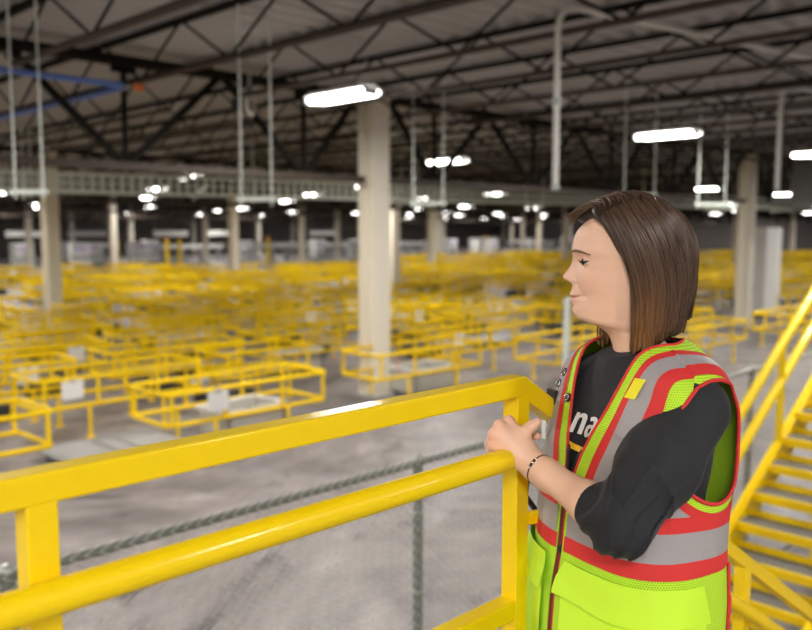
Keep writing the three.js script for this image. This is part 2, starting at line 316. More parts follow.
// ---------- cable tray and pipes under the roof ----------
{
  const a = W(3.5, 0, 26.63), b = W(62, 0, 16.6), d = b.clone().sub(a).normalize(), nrm = V(-d.z, 0, d.x), L = a.distanceTo(b);
  const t = thing('cable_tray', 'long grey-green ladder cable tray hung across the whole hall', 'cable tray', V(0, 0, 0));
  const at = (s, o, h) => a.clone().addScaledVector(d, s).addScaledVector(nrm, o).setY(h);
  for (const o of [-0.34, 0.34]) {
    mesh('top_rail', bar(at(0, o, 5.28), at(L, o, 5.28), 0.04, 0.06), M.galvPaint, t);
    mesh('middle_wire', bar(at(0, o, 5.02), at(L, o, 5.02), 0.02, 0.025), M.galvPaint, t);
    mesh('bottom_rail', bar(at(0, o, 4.74), at(L, o, 4.74), 0.05, 0.09), M.galvPaint, t);
  }
  const upright = [], cross = [];
  for (let s = 0.1; s < L; s += 0.3) { for (const o of [-0.34, 0.34]) upright.push(bar(at(s, o, 4.74), at(s, o, 5.28), 0.07, 0.03)); cross.push(bar(at(s, -0.34, 4.76), at(s, 0.34, 4.76), 0.03, 0.03)); }
  mesh('side_rungs', merge(upright), M.galvPaint, t).userData.kind = 'stuff'; mesh('floor_rungs', merge(cross), M.galvPaint, t).userData.kind = 'stuff';
  const h0 = thing('trapeze_hanger', 'pale rod hanger carrying the cable tray, leftmost of the row', 'hanger', at(6.5, 0, 0), Math.atan2(-d.z, d.x), 'cable tray hangers');
  for (const o of [-0.52, 0.52]) mesh('rod', rod(V(0, 4.5, o), V(0, ROOF, o), 0.028, 6), M.galvPaint, h0);
  mesh('cross_bar', box(-0.05, 0.05, 4.6, 4.69, -0.6, 0.6), M.galvPaint, h0);
  const hl = ['pale rod hanger on the cable tray, second from the left', 'pale rod hanger on the cable tray right of the central column', 'pale rod hanger on the cable tray left of the woman', 'pale rod hanger on the cable tray above the woman', 'pale rod hanger on the cable tray left of the right-hand column'];
  for (let k = 1; k < 8; k++) copyOf(h0, at(6.5 + 7.0 * k - k * k * 0.08, 0, 0), h0.rotation.y, hl[k - 1] ?? 'pale rod hanger on the cable tray near the right picture edge');

  // nearer rod hangers carrying a short strut, two rods each
  const nh = (px, z, bottom, gap, label) => {
    const F = z, Xr = (px - 406) / 850 * z, t = thing('strut_hanger', label, 'hanger', W((F + Xr) * Math.SQRT1_2, 0, (F - Xr) * Math.SQRT1_2), -Math.PI / 4, 'near rod hangers');
    for (const s of [-1, 1]) mesh('rod', rod(V(s * gap / 2, bottom - 0.06, 0), V(s * gap / 2, ROOF, 0), 0.015, 8), M.galvPaint, t);
    mesh('strut', box(-gap / 2 - 0.06, gap / 2 + 0.06, bottom, bottom + 0.05, -0.03, 0.03), M.galvPaint, t);
    for (const s of [-1, 1]) mesh('nut', new THREE.CylinderGeometry(0.03, 0.03, 0.025, 6).translate(s * gap / 2, bottom - 0.015, 0), M.galv, t);
  };
  nh(33, 11.2, 4.07, 0.36, 'pair of pale rods with a strut hanging at the far left'); nh(258, 11.4, 3.98, 0.40, 'pair of pale rods with a strut hanging left of the nearest lamp');
  nh(428, 17.2, 4.1, 0.6, 'pair of pale rods with a strut right of the central column'); nh(637, 17.6, 4.3, 0.62, 'pair of pale rods with a strut above the head of the woman'); nh(709, 21, 4.2, 0.66, 'pair of pale rods with a strut left of the right-hand column');
  const bp = thing('air_pipe', 'blue compressed-air pipe turning a corner under the roof at upper left', 'pipe', V(0, 0, 0));
  mesh('pipe', pipePath([W(-6, 5.72, 12.0), W(6.2, 5.72, 12.0), W(6.2, 5.72, 24)], 0.045, 0.25, 10), M.bluePipe, bp);
  mesh('valve', rod(W(6.25, 5.72, 11.95), W(6.38, 5.70, 11.92), 0.055, 10), M.orange, bp);

  const dp = thing('drop_conduit', 'white drop pipe bent down from the roof above the centre', 'pipe', V(0, 0, 0));
  mesh('pipe', pipePath([W(16, 6.05, 4.2), W(8.1, 6.1, 5.7), W(8.1, 4.08, 5.7)], 0.036, 0.3, 12), M.white, dp);
  mesh('clamp', rod(W(8.1, 5.0, 5.7), W(8.1, 5.08, 5.7), 0.05, 12), M.galv, dp);
  mesh('end_cap', rod(W(8.1, 4.05, 5.7), W(8.1, 4.12, 5.7), 0.046, 12), M.galv, dp);
  const dq = thing('drop_conduit', 'white drop pipe near the right-hand lamp', 'pipe', V(0, 0, 0));
  mesh('pipe', pipePath([W(20, 6.1, 5.0), W(15.4, 6.1, 6.1), W(15.4, 4.3, 6.1)], 0.04, 0.3, 12), M.white, dq);
  mesh('end_cap', rod(W(15.4, 4.26, 6.1), W(15.4, 4.34, 6.1), 0.05, 12), M.galv, dq);

  // round horn hung left of the central lamp
  const hn = thing('duct_collar', 'round pale duct collar hung just left of the nearest lamp', 'duct', W(8.75, 5.78, 12.6), 0.6);
  mesh('ring', new THREE.TorusGeometry(0.17, 0.05, 10, 24), M.offWhite, hn); mesh('throat', new THREE.CylinderGeometry(0.15, 0.1, 0.3, 20).rotateX(Math.PI / 2).translate(0, 0, -0.16), M.black, hn);
  mesh('bracket', bar(V(0, 0.18, 0), V(0, 0.83, 0), 0.04, 0.04), M.galv, hn);
  // pale air unit hung at upper right
  const un = thing('unit_heater', 'grey louvred air unit hung at the upper right picture edge', 'air unit', W(31.0, 4.35, 10.4), 0);
  mesh('casing', box(-1.3, 1.3, 0, 1.9, -0.9, 0.9, 0.03), M.unitGrey, un);
  for (let k = 0; k < 9; k++) { const l = mesh('louvre', box(-1.2, 1.2, -0.06, 0.06, -0.02, 0.02), M.unitGrey, un); l.position.set(0, 0.25 + k * 0.18, 0.94); l.rotation.x = -0.6; const q = mesh('louvre', box(-0.02, 0.02, -0.06, 0.06, -0.8, 0.8), M.unitGrey, un); q.position.set(-1.33, 0.25 + k * 0.18, 0); q.rotation.z = 0.6; }
  for (const [x, z] of [[1, 1], [-1, 1], [1, -1], [-1, -1]]) mesh('hanger_rod', rod(V(x * 1.2, 1.9, z * 0.8), V(x * 1.2, ROOF - 4.35, z * 0.8), 0.02, 6), M.galv, un);
}

// ================= the rail field on the hall floor =================
{
  const R = 0.038;
  const loop = (lx, lz, h, bend) => pipePath([V(-lx, h, -lz), V(lx, h, -lz), V(lx, h, lz), V(-lx, h, lz)], R, bend, 7, true);
  const kinds = [[1.6, 0.6], [1.15, 0.6]].map(([lx, lz], n) => {
    const g = { top: loop(lx, lz, 1.07, 0.16), mid: loop(lx - 0.04, lz - 0.02, 0.58, 0.1), drop: rod(V(0, 0.58, 0), V(0, 1.07, 0), R * 0.9, 7), leg: rod(V(0, 0, 0), V(0, 0.58, 0), R * 0.9, 7), foot: new THREE.CylinderGeometry(0.08, 0.085, 0.02, 10).translate(0, 0.01, 0) };
    return { lx, lz, g };
  });
  const makePen = (k, label, group) => {
    const { lx, lz, g } = kinds[k], t = thing('guard_rail_frame', label, 'guard rail', V(0, 0, 0), 0, group);
    mesh('top_rail', g.top, M.yellowFar, t); mesh('mid_rail', g.mid, M.yellowFar, t);
    const xs = k ? [-lx + 0.12, 0, lx - 0.12] : [-lx + 0.1, -0.55, 0.6, lx - 0.1];
    for (const z of [-lz, lz]) {
      for (const x of xs) mesh('post', g.drop, M.yellowFar, t).position.set(x, 0, z);
      for (const x of [-lx * 0.45, lx * 0.45]) { mesh('leg', g.leg, M.yellowFar, t).position.set(x, 0, z); mesh('foot_plate', g.foot, M.yellowFar, t).position.set(x, 0, z); }
    }
    return t;
  };
  const protos = [makePen(0, 'yellow tubular guard rail frame in the middle rows', 'yellow guard rail frames'), makePen(1, 'yellow tubular guard rail frame in the middle rows', 'yellow guard rail frames')];
  const used = [false, false];
  const put = (k, u, w, turn, label, group) => {
    if (!used[k]) { used[k] = true; const p = protos[k]; p.position.copy(W(u, 0, w)); p.rotation.y = turn; p.userData.label = label; p.userData.group = group; return p; }
    return copyOf(protos[k], W(u, 0, w), turn, label, group);
  };
  const near = [
    [0, 3.2, 12.35, 0.02, 'yellow rail frame with a rounded end cut by the left picture edge'],
    [0, 8.05, 12.25, 0.0, 'nearest yellow rail frame left of the central column, with a paper sign'],
    [0, 13.15, 12.9, -0.03, 'nearest yellow rail frame right of the central column'],
    [0, 2.6, 15.1, 0.0, 'yellow rail frame second row, cut by the left picture edge'],
    [0, 7.1, 14.8, 0.03, 'yellow rail frame second row, behind the nearest one left of the column'],
    [1, 10.6, 15.3, 0.0, 'short yellow rail frame in the second row touching the central column'],
    [0, 16.3, 14.4, 0.0, 'yellow rail frame second row right of the central column'],
    [0, 17.4, 11.7, 0.04, 'yellow rail frame just left of the grey post and chin of the woman'],
    [0, 22.0, 10.6, 0.0, 'yellow rail frame in front of the column right of the woman'],
    [0, 27.3, 10.2, 0.0, 'yellow rail frame right of the right-hand column, near the stair'],
    [0, 24.6, 12.8, 0.02, 'yellow rail frame left of the pale cabinet'],
  ];
  for (const [k, u, w, t, lab] of near) put(k, u, w, t, lab, 'nearest yellow guard rail frames');
  const spots = [];
  for (let r = 0; r < 23; r++) {
    const w = 12.3 + r * 2.3;
    let u = (r % 3) * 1.4 - 3;
    while (u < 128) {
      const k = rnd() < 0.78 ? 0 : 1, L = k ? 2.3 : 3.2, uu = u + L / 2, ww = w + rr(-0.25, 0.25);
      u += L + rr(0.5, 1.6);
      if (rnd() < 0.05) u += 2.4;
      if (r < 2 && uu < 29) continue;
      if (near.some(([, a, b]) => Math.abs(a - uu) < 3.3 && Math.abs(b - ww) < 1.35)) continue;
      if (Math.abs(uu - CU - GU * Math.round((uu - CU) / GU)) < 2.2 && Math.abs(ww - CW - GW * Math.round((ww - CW) / GW)) < 1.1) continue;
      if (Math.abs(uu - 36) < 3 && Math.abs(ww - 14.8) < 1.6) continue;
      const deep = (uu + ww) * Math.SQRT1_2, side = (uu - ww) / (uu + ww);                 // the field ends nearer on the left
      if (deep > 66 + 42 * smooth(-0.12, 0.06, side) || deep > 34 && rnd() < 0.22) continue;
      if (!inView(uu, 1, ww, 0.03)) continue;
      spots.push([k, uu, ww, rr(-0.05, 0.05), Math.hypot(uu, ww)]);
    }
  }
  spots.sort((a, b) => a[4] - b[4]);
  spots.slice(0, 285).forEach(([k, u, w, t, d]) => put(k, u, w, t, d < 32 ? 'yellow tubular guard rail frame in the middle rows' : d < 55 ? 'yellow guard rail frame in the blurred back rows' : 'yellow guard rail frame in the farthest blurred rows', d < 32 ? 'yellow rail frames of the middle rows' : d < 55 ? 'yellow rail frames of the back rows' : 'yellow rail frames of the farthest rows'));
  const rest = spots.slice(285);
  if (rest.length) {
    const { lx, lz, g } = kinds[0], all = [g.top, g.mid];
    for (const z of [-lz, lz]) { for (const x of [-1.5, -0.55, 0.6, 1.5]) all.push(g.drop.clone().translate(x, 0, z)); for (const x of [-0.7, 0.7]) all.push(g.leg.clone().translate(x, 0, z)); }
    const im = new THREE.InstancedMesh(merge(all), M.yellowFar, rest.length), m4 = new THREE.Matrix4();
    rest.forEach(([, u, w, t], i) => im.setMatrixAt(i, m4.makeRotationY(t).setPosition(u, 0, -w)));
    im.name = 'far_guard_rails'; tag(im, 'mass of yellow guard rails blurred together before the far conveyors', 'guard rails', undefined, 'stuff'); scene.add(im);
  }
  console.log('pens', spots.length);
  // what stands in and hangs on the frames
  const card = box(-0.19, 0.19, -0.32, 0, -0.006, 0.006, 0.004), clip = box(-0.05, 0.05, -0.03, 0.05, -0.012, 0.012);
  const sign0 = thing('paper_sign', 'white paper sign hung on the nearest rail frame left of the column', 'sign', V(0, 0, 0), 0, 'white signs on the rails');
  mesh('card', card, M.white, sign0); mesh('clip', clip, M.greyBox, sign0);
  sign0.position.copy(W(7.35, 1.04, 11.6));
  copyOf(sign0, W(6.1, 1.04, 14.15), 0, 'white paper sign hung on the second-row rail frame at left', 'white signs on the rails');
  copyOf(sign0, W(15.6, 1.04, 13.75), 0, 'white paper sign hung on the second-row rail right of the column', 'white signs on the rails');
  const mat0 = thing('floor_pallet', 'low dark grey pallet under the left end of the nearest rail frame', 'pallet', W(6.1, 0, 12.75), 0.03, 'low dark floor pallets');
  mesh('deck', box(-0.95, 0.95, 0.12, 0.2, -0.6, 0.6, 0.015), M.greyBox, mat0); for (const x of [-0.75, 0, 0.75]) mesh('runner', box(x - 0.08, x + 0.08, 0, 0.12, -0.58, 0.58), M.black, mat0);
  const bin0 = thing('tote_bin', 'pale grey tote standing inside the nearest rail frame', 'tote', W(8.2, 0, 12.2), 0.1, 'pale totes');
  mesh('tub', merge([box(-0.62, 0.62, 0.1, 0.14, -0.4, 0.4), box(-0.62, -0.58, 0.1, 0.62, -0.4, 0.4), box(0.58, 0.62, 0.1, 0.62, -0.4, 0.4), box(-0.62, 0.62, 0.1, 0.62, -0.4, -0.36), box(-0.62, 0.62, 0.1, 0.62, 0.36, 0.4)]), M.offWhite, bin0);
  mesh('rim', merge([box(-0.66, 0.66, 0.58, 0.64, -0.44, -0.38, 0.01), box(-0.66, 0.66, 0.58, 0.64, 0.38, 0.44, 0.01), box(-0.66, -0.6, 0.58, 0.64, -0.44, 0.44, 0.01), box(0.6, 0.66, 0.58, 0.64, -0.44, 0.44, 0.01)]), M.white, bin0);
  for (const [x, z] of [[-0.5, -0.3], [0.5, -0.3], [-0.5, 0.3], [0.5, 0.3]]) mesh('caster', rod(V(x, 0.06, z - 0.03), V(x, 0.06, z + 0.03), 0.06, 10), M.black, bin0);
  const robot0 = thing('drive_unit', 'low black wheeled unit parked inside the near rail frame at left', 'drive unit', W(2.9, 0, 12.4), 0, 'low black drive units');
  mesh('body', new RoundedBoxGeometry(1.0, 0.26, 0.8, 3, 0.06).translate(0, 0.2, 0), M.black, robot0); mesh('turntable', new THREE.CylinderGeometry(0.3, 0.32, 0.06, 20).translate(0, 0.36, 0), M.mat, robot0);
  for (const z of [-0.3, 0.3]) mesh('wheel', rod(V(0, 0.09, z - 0.04), V(0, 0.09, z + 0.04), 0.09, 14), M.black, robot0);
  const labM = ['low dark pallet under the middle-row yellow rails', 'low dark pallets'], labB = ['pale tote inside a middle-row yellow rail frame', 'pale totes in the rail field'], labR = ['low black unit inside a middle-row yellow rail frame', 'black units in the rail field'], labS = ['small white paper sign hung on a blurred back-row rail', 'white signs in the rail field'];
  copyOf(mat0, W(18.6, 0, 9.9), 0, 'low dark pallet on the floor left of the grey post', 'low dark floor pallets');
  copyOf(mat0, W(3.9, 0, 14.7), 0, 'low dark pallet between the two left-edge rail frames', 'low dark floor pallets');
  copyOf(robot0, W(9.6, 0, 14.9), 0.2, 'low black unit in the second-row frame left of the column', 'low black drive units');
  copyOf(bin0, W(13.4, 0, 12.9), 0, 'pale tote inside the nearest rail frame right of the column', 'pale totes');
  let n = 0;
  for (const [k, u, w, t, d] of spots) {
    if (n > 260 || d > 90) break;
    const q = rnd();
    if (q < 0.22) copyOf(bin0, W(u + rr(-0.5, 0.3), 0, w), rr(-0.1, 0.1), ...labB);
    else if (q < 0.62) copyOf(robot0, W(u + rr(-0.4, 0.4), 0, w), rr(-0.2, 0.2), ...labR);
    else if (q < 0.85) copyOf(mat0, W(u, 0, w), 0, ...labM);
    if (rnd() < 0.3) copyOf(sign0, W(u + rr(-0.9, 0.9), 1.04, w - 0.645), 0, ...labS);
    n++;
  }
}
// grey post left of her chin, pale cabinet, far conveyors
{
  const p = thing('sign_post', 'slim grey steel post on the floor left of the chin of the woman', 'post', W(15.0, 0, 10.2));
  mesh('tube', rod(V(0, 0.02, 0), V(0, 2.1, 0), 0.075, 14), M.galvPaint, p); mesh('base_plate', box(-0.16, 0.16, 0, 0.02, -0.16, 0.16), M.galvPaint, p); mesh('cap', new THREE.SphereGeometry(0.08, 12, 8).translate(0, 2.1, 0), M.galvPaint, p);
  const c = thing('steel_cabinet', 'tall pale cabinet beside the right-hand tan column', 'cabinet', W(36.0, 0, 14.8));
  mesh('body', box(-0.8, 0.8, 0.1, 3.7, -0.5, 0.5, 0.02), M.white, c); mesh('plinth', box(-0.76, 0.76, 0, 0.1, -0.46, 0.46), M.black, c);
  for (const z of [-0.25, 0.25]) { const d = mesh('door', box(-0.02, 0.02, 0.2, 3.6, -0.235, 0.235, 0.008), M.white, c); d.position.set(-0.81, 0, z); mesh('handle', rod(V(-0.04, 1.0, -Math.sign(z) * 0.18), V(-0.04, 1.3, -Math.sign(z) * 0.18), 0.015, 8), M.galv, d); }
  for (const x of [-0.39, 0.39]) { const d = mesh('side_panel', box(-0.37, 0.37, 0.2, 3.6, -0.015, 0.015), M.white, c); d.position.set(x, 0, 0.51); }

  const s0 = thing('conveyor', 'white conveyor line beyond the rail field', 'conveyor', W(46, 0, 104), 0, 'far white conveyors');
  mesh('bed', box(-4, 4, 1.5, 1.95, -0.5, 0.5, 0.03), M.white, s0); mesh('belt', box(-4, 4, 1.95, 1.98, -0.42, 0.42), M.black, s0);
  for (const x of [-3.5, -1.2, 1.2, 3.5]) mesh('leg', box(x - 0.08, x + 0.08, 0, 1.5, -0.4, 0.4), M.greyBox, s0);
  const k0 = thing('sorting_cabinet', 'white sorting cabinet beyond the rail field', 'cabinet', W(56, 0, 104), 0, 'far white cabinets');
  mesh('body', box(-0.9, 0.9, 0.1, 2.3, -0.7, 0.7, 0.03), M.white, k0); mesh('screen', box(-0.5, 0.5, 1.5, 2.1, 0.7, 0.74), M.lilac, k0); mesh('shelf', box(-0.95, 0.95, 1.0, 1.06, 0.7, 1.1), M.greyBox, k0); mesh('foot', box(-0.85, 0.85, 0, 0.1, -0.6, 0.6), M.black, k0);
  const b0 = thing('safety_bollard', 'yellow square bollard beyond the rail field', 'bollard', W(36, 0, 73), 0, 'far yellow bollards');
  mesh('tube', box(-0.14, 0.14, 0, 2.6, -0.14, 0.14, 0.02), M.yellowFar, b0); mesh('beacon', new THREE.CylinderGeometry(0.13, 0.15, 0.3, 12).translate(0, 2.75, 0), M.orange, b0);
  let i = 0;
  for (let u = 18; u < 130; u += 3.1) {
    const w = 76 + (i % 4) * 3.5 + rr(-1, 1); i++;
    const cu = u - CU - GU * Math.round((u - CU) / GU), cw = w - CW - GW * Math.round((w - CW) / GW);
    if (Math.abs(cu) < 5 && Math.abs(cw) < 1.6) continue;
    if (!inView(u, 2, w, 0.02)) continue;
    const q = rnd();
    if (q < 0.4) copyOf(s0, W(u, 0, w), rr(-0.1, 0.1)); else if (q < 0.8) copyOf(k0, W(u, 0, w), rr(-0.3, 0.3)); else copyOf(b0, W(u, 0, w), 0);
    if (rnd() < 0.35) copyOf(k0, W(u + 1.5, 0, w + 9), 0);
  }
  // a hanging board row above the far conveyors
  const hb = thing('hanging_board', 'white board hung above the far conveyors', 'board', W(34, 0, 88), 0, 'far hanging boards');
  mesh('panel', box(-2.2, 2.2, 2.9, 3.5, -0.04, 0.04, 0.02), M.white, hb); for (const x of [-2, 2]) mesh('rod', rod(V(x, 3.5, 0), V(x, ROOF, 0), 0.02, 5), M.galv, hb);
  for (const [u, w] of [[42, 92], [50, 88], [61, 95], [74, 90], [88, 94], [26, 86]]) copyOf(hb, W(u, 0, w), 0);
  const tb = thing('red_barrier_tape', 'red barrier strap across the aisle right of the central column', 'strap', V(0, 0, 0));
  mesh('strap', bar(W(12.75, 0.95, 13.1), W(12.0, 0.7, 12.2), 0.01, 0.05), M.red, tb); mesh('hook', rod(W(12.73, 0.95, 13.1), W(12.73, 0.99, 13.1), 0.03, 8), M.black, tb);
}
// ================= chain-link fence =================
{
  const w = 3.5, top = 2.2, u0 = -1.2, u1 = 13.2;
  const f = thing('chain_link_fence', 'galvanised chain-link fence with pipe posts below the platform', 'fence', W(0, 0, 0));
  mesh('top_pipe', rod(W(u0, top, w), W(u1, top, w), 0.021, 12), M.fencePipe, f);
  mesh('bottom_pipe', rod(W(u0, 0.06, w), W(u1, 0.06, w), 0.018, 10), M.fencePipe, f);
  const post = rod(V(0, 0, 0), V(0, top + 0.02, 0), 0.03, 14), cap = new THREE.SphereGeometry(0.036, 12, 8, 0, Math.PI * 2, 0, Math.PI / 2), foot = new THREE.CylinderGeometry(0.09, 0.09, 0.015, 14).translate(0, 0.0075, 0), clamp1 = new THREE.TorusGeometry(0.033, 0.007, 6, 14).rotateX(Math.PI / 2);
  for (let k = -1; k < 6; k++) {
    const p = mesh('post', post, M.fencePipe, f); p.position.copy(W(1.21 + 2.39 * k, 0, w));
    mesh('post_cap', cap, M.galv, p).position.y = top + 0.02; mesh('base_flange', foot, M.galv, p);
    for (const h of [0.4, 0.9, 1.4, 1.9, 2.12]) mesh('tie_band', clamp1, M.galv, p).position.y = h;
  }
  const wires = [], c = 0.068, hh = c / 2, r = 0.003;
  for (let u = u0, i = 0; u < u1; u += c, i++) {
    const pos = [], idx = []; let row = 0;
    for (let h = 0.03, k = 0; h <= top + 0.05; h += hh, k++) {
      const uu = u + (k % 2 ? c * 1.02 : 0), off = k % 2 ? 0.004 : -0.004;
      for (let s = 0; s < 4; s++) { const a = s * Math.PI / 2; pos.push(uu + Math.cos(a) * r, h, -(w - 0.028 + off + Math.sin(a) * r)); }
      if (row) for (let s = 0; s < 4; s++) { const p = (row - 1) * 4 + s, q = (row - 1) * 4 + (s + 1) % 4; idx.push(p, q, p + 4, q, q + 4, p + 4); }
      row++;
    }
    const g = new THREE.BufferGeometry(); g.setAttribute('position', new THREE.Float32BufferAttribute(pos, 3)); g.setIndex(idx); g.computeVertexNormals();
    wires.push(g);
  }
  mesh('wire_mesh', mergeGeometries(wires), M.wire, f).userData.kind = 'stuff';
}
// ================= platform, guard rail and stairs =================
const PLAT = 2.08, SLOPE = 0.61;
function flight(name, label, uLow, dir, wA, wB, rails) {    // climbs from the floor at uLow towards dir
  const t = thing(name, label, 'stair', W(uLow, 0, 0)), n = 11, rise = PLAT / n, run = rise / SLOPE, L = PLAT / SLOPE;
  const P = (s, h, w) => V(dir * s, h, -w);
  const tread = merge([box(-0.015, 0.015, -0.075, 0.0, -wB + 0.02, -wA - 0.02, 0.004), box(run * 0.92 - 0.012, run * 0.92 + 0.012, -0.05, 0.0, -wB + 0.02, -wA - 0.02)]);
  const slats = []; for (let k = 1; k < 7; k++) slats.push(box(run * 0.92 * k / 7 - 0.012, run * 0.92 * k / 7 + 0.012, -0.03, -0.004, -wB + 0.02, -wA - 0.02));
  const toe = box(run * 0.90 - 0.01, run * 0.90 + 0.01, -0.02, 0.045, -wB + 0.02, -wA - 0.02), grate = merge(slats);
  for (const w of [wA, wB]) {
    mesh('stringer', bar(P(-0.12, -0.02 + 0.1, w), P(L + 0.05, PLAT + 0.02, w), 0.04, 0.32), M.yellow, t);
    mesh('stringer_flange', bar(P(-0.12, 0.11 + 0.1, w), P(L + 0.05, PLAT + 0.15, w), 0.07, 0.015), M.yellow, t);
  }
  for (let k = 0; k < n - 1; k++) {
    const o = new THREE.Group(); o.name = 'tread'; t.add(o); o.position.set(dir * (run * k), rise * (k + 1), 0); if (dir < 0) o.scale.x = -1;
    mesh('tread_frame', tread, M.yellow, o); mesh('grating', grate, M.grating, o); mesh('toe_bar', toe, M.yellow, o);
  }
  for (const w of rails) {
    mesh('hand_rail', rod(P(-0.1, 1.02, w), P(L, PLAT + 1.08, w), 0.042, 12), M.yellow, t);
    mesh('mid_rail', rod(P(-0.05, 0.70, w), P(L, PLAT + 0.74, w), 0.042, 12), M.yellow, t);
    for (const s of [0.05, 1.25, 2.45]) mesh('rail_post', rod(P(s, 0.1 + s * SLOPE, w), P(s, 1.07 + s * SLOPE, w), 0.034, 10), M.yellow, t);
  }
  return t;
}
flight('steel_stair', 'yellow steel stair climbing to the right behind the woman', 5.4, 1, 2.1, 3.0, [3.0]);
flight('platform_stair', 'yellow steel stair leading down from the platform of the woman', 5.16, -1, 0.06, 0.98, [0.06]);
{
  const land = thing('stair_landing', 'yellow-edged landing at the head of the right-hand stair', 'landing', W(0, 0, 0));
  mesh('deck', box(8.82, 11.5, PLAT - 0.06, PLAT, -3.05, -2.05), M.grating, land); mesh('edge_beam', merge([box(8.82, 11.5, PLAT - 0.2, PLAT + 0.02, -3.1, -3.05), box(8.82, 11.5, PLAT - 0.2, PLAT + 0.02, -2.05, -2.0)]), M.yellow, land);
  for (const u of [9.0, 11.4]) for (const w of [2.1, 3.0]) mesh('leg', box(u - 0.05, u + 0.05, 0, PLAT - 0.06, -w - 0.05, -w + 0.05), M.yellow, land);
  const p = thing('mezzanine_platform', 'steel platform the woman stands on, below the picture', 'platform', W(0, 0, 0));
  mesh('deck', box(-3, 1.78, PLAT - 0.05, PLAT, -1.04, 2.2), M.grating, p);
  mesh('edge_beam', merge([box(-3, 1.78, PLAT - 0.25, PLAT - 0.05, -1.04, -0.98), box(-3, 1.78, PLAT - 0.25, PLAT - 0.05, 2.14, 2.2)]), M.yellow, p);
  for (const u of [-2.9, 1.6]) for (const z of [-0.95, 2.1]) mesh('leg', box(u - 0.07, u + 0.07, 0, PLAT - 0.05, z - 0.07, z + 0.07), M.yellow, p);

  // guard rail of square tube with a round grab rail on the near side
  const g = thing('platform_guard_rail', 'glossy yellow platform guard rail the woman rests her hand on', 'guard rail', W(0, 0, 0));
  const T = 0.0375, w = 0.966, H = 3.31, uc = 1.26, uEnd = 4.3, drop = (u) => -(u - uc) * SLOPE;
  mesh('top_rail', bar(W(-2.2, H, w), W(uc + 0.006, H, w), T, T, 0.004), M.yellow, g);
  mesh('lower_rail', bar(W(-2.2, 2.882, w), W(uc - T / 2 + 0.002, 2.882, w), T, T, 0.004), M.yellow, g);
  mesh('toe_rail', bar(W(-2.2, 2.44, w), W(uc - T / 2, 2.44, w), T, T, 0.004), M.yellow, g);
  mesh('sloping_top_rail', bar(W(uc - 0.006, H + 0.004, w), W(uEnd, H + drop(uEnd), w), T - 0.0008, T, 0.004), M.yellow, g);
  mesh('sloping_lower_rail', bar(W(uc, 2.78, w), W(uEnd, 2.78 + drop(uEnd), w), T, T, 0.004), M.yellow, g);
  for (const u of [uc, 0.369, -0.52, -1.42, -2.18]) {
    const post = mesh('post', box(u - T / 2 + 0.0005, u + T / 2 - 0.0005, PLAT, H - T / 2 + 0.002, -w - T / 2 + 0.0006, -w + T / 2 - 0.0006, 0.003), M.yellow, g);
    mesh('foot_plate', box(u - 0.06, u + 0.06, PLAT, PLAT + 0.01, -w - 0.06, -w + 0.06), M.yellow, post);
  }
  for (const u of [2.31, 3.4]) mesh('post', box(u - T / 2, u + T / 2, PLAT - Math.max(0, u - 1.75) * SLOPE - 0.05, H + drop(u) - 0.01, -w - T / 2 + 0.0006, -w + T / 2 - 0.0006, 0.003), M.yellow, g);
  const wp = 0.925, hp = 3.191;
  mesh('grab_rail', pipePath([W(-2.2, hp, wp), W(1.195, hp, wp), W(1.25, hp, w)], 0.0206, 0.035, 18), M.yellow, g);
  mesh('sloping_grab_rail', pipePath([W(1.31, 3.13, w - 0.01), W(1.31, 3.13, wp), W(uEnd, 3.13 - (uEnd - 1.31) * SLOPE, wp)], 0.0198, 0.05, 16), M.yellow, g);
  mesh('latch_bar', bar(W(uc, 3.05, w), W(uc + 0.16, 3.045, w - 0.05), 0.012, 0.025, 0.002), M.yellow, g);
}
// ================= the woman =================
// Her own frame: origin on the platform under her, x to her back, y up, z to her left side (she looks along -x).
const person = thing('person', 'woman in a lime safety vest and black shirt looking out over the hall', 'person', W(1.405, PLAT, 0.801), -(Math.PI / 4 + 0.26738));
// fig(): points of the figure taken from a measured side drawing (a to the right, b down, drawing units) at depth z in her frame
const fig = (a, b, z = 0) => {
  const c = Math.cos(0.26738), s = Math.sin(0.26738), rx = (a - 406) / 850, ry = -(b - 315) / 850, F = ry * 0.0995 + 0.995, y = ry * 0.995 - 0.0995;
  const dx = c * rx - s * F, dz = -(s * rx + c * F), t = (z - 1.6174) / dz;
  return V(dx * t, 1.52 + y * t, z);
};
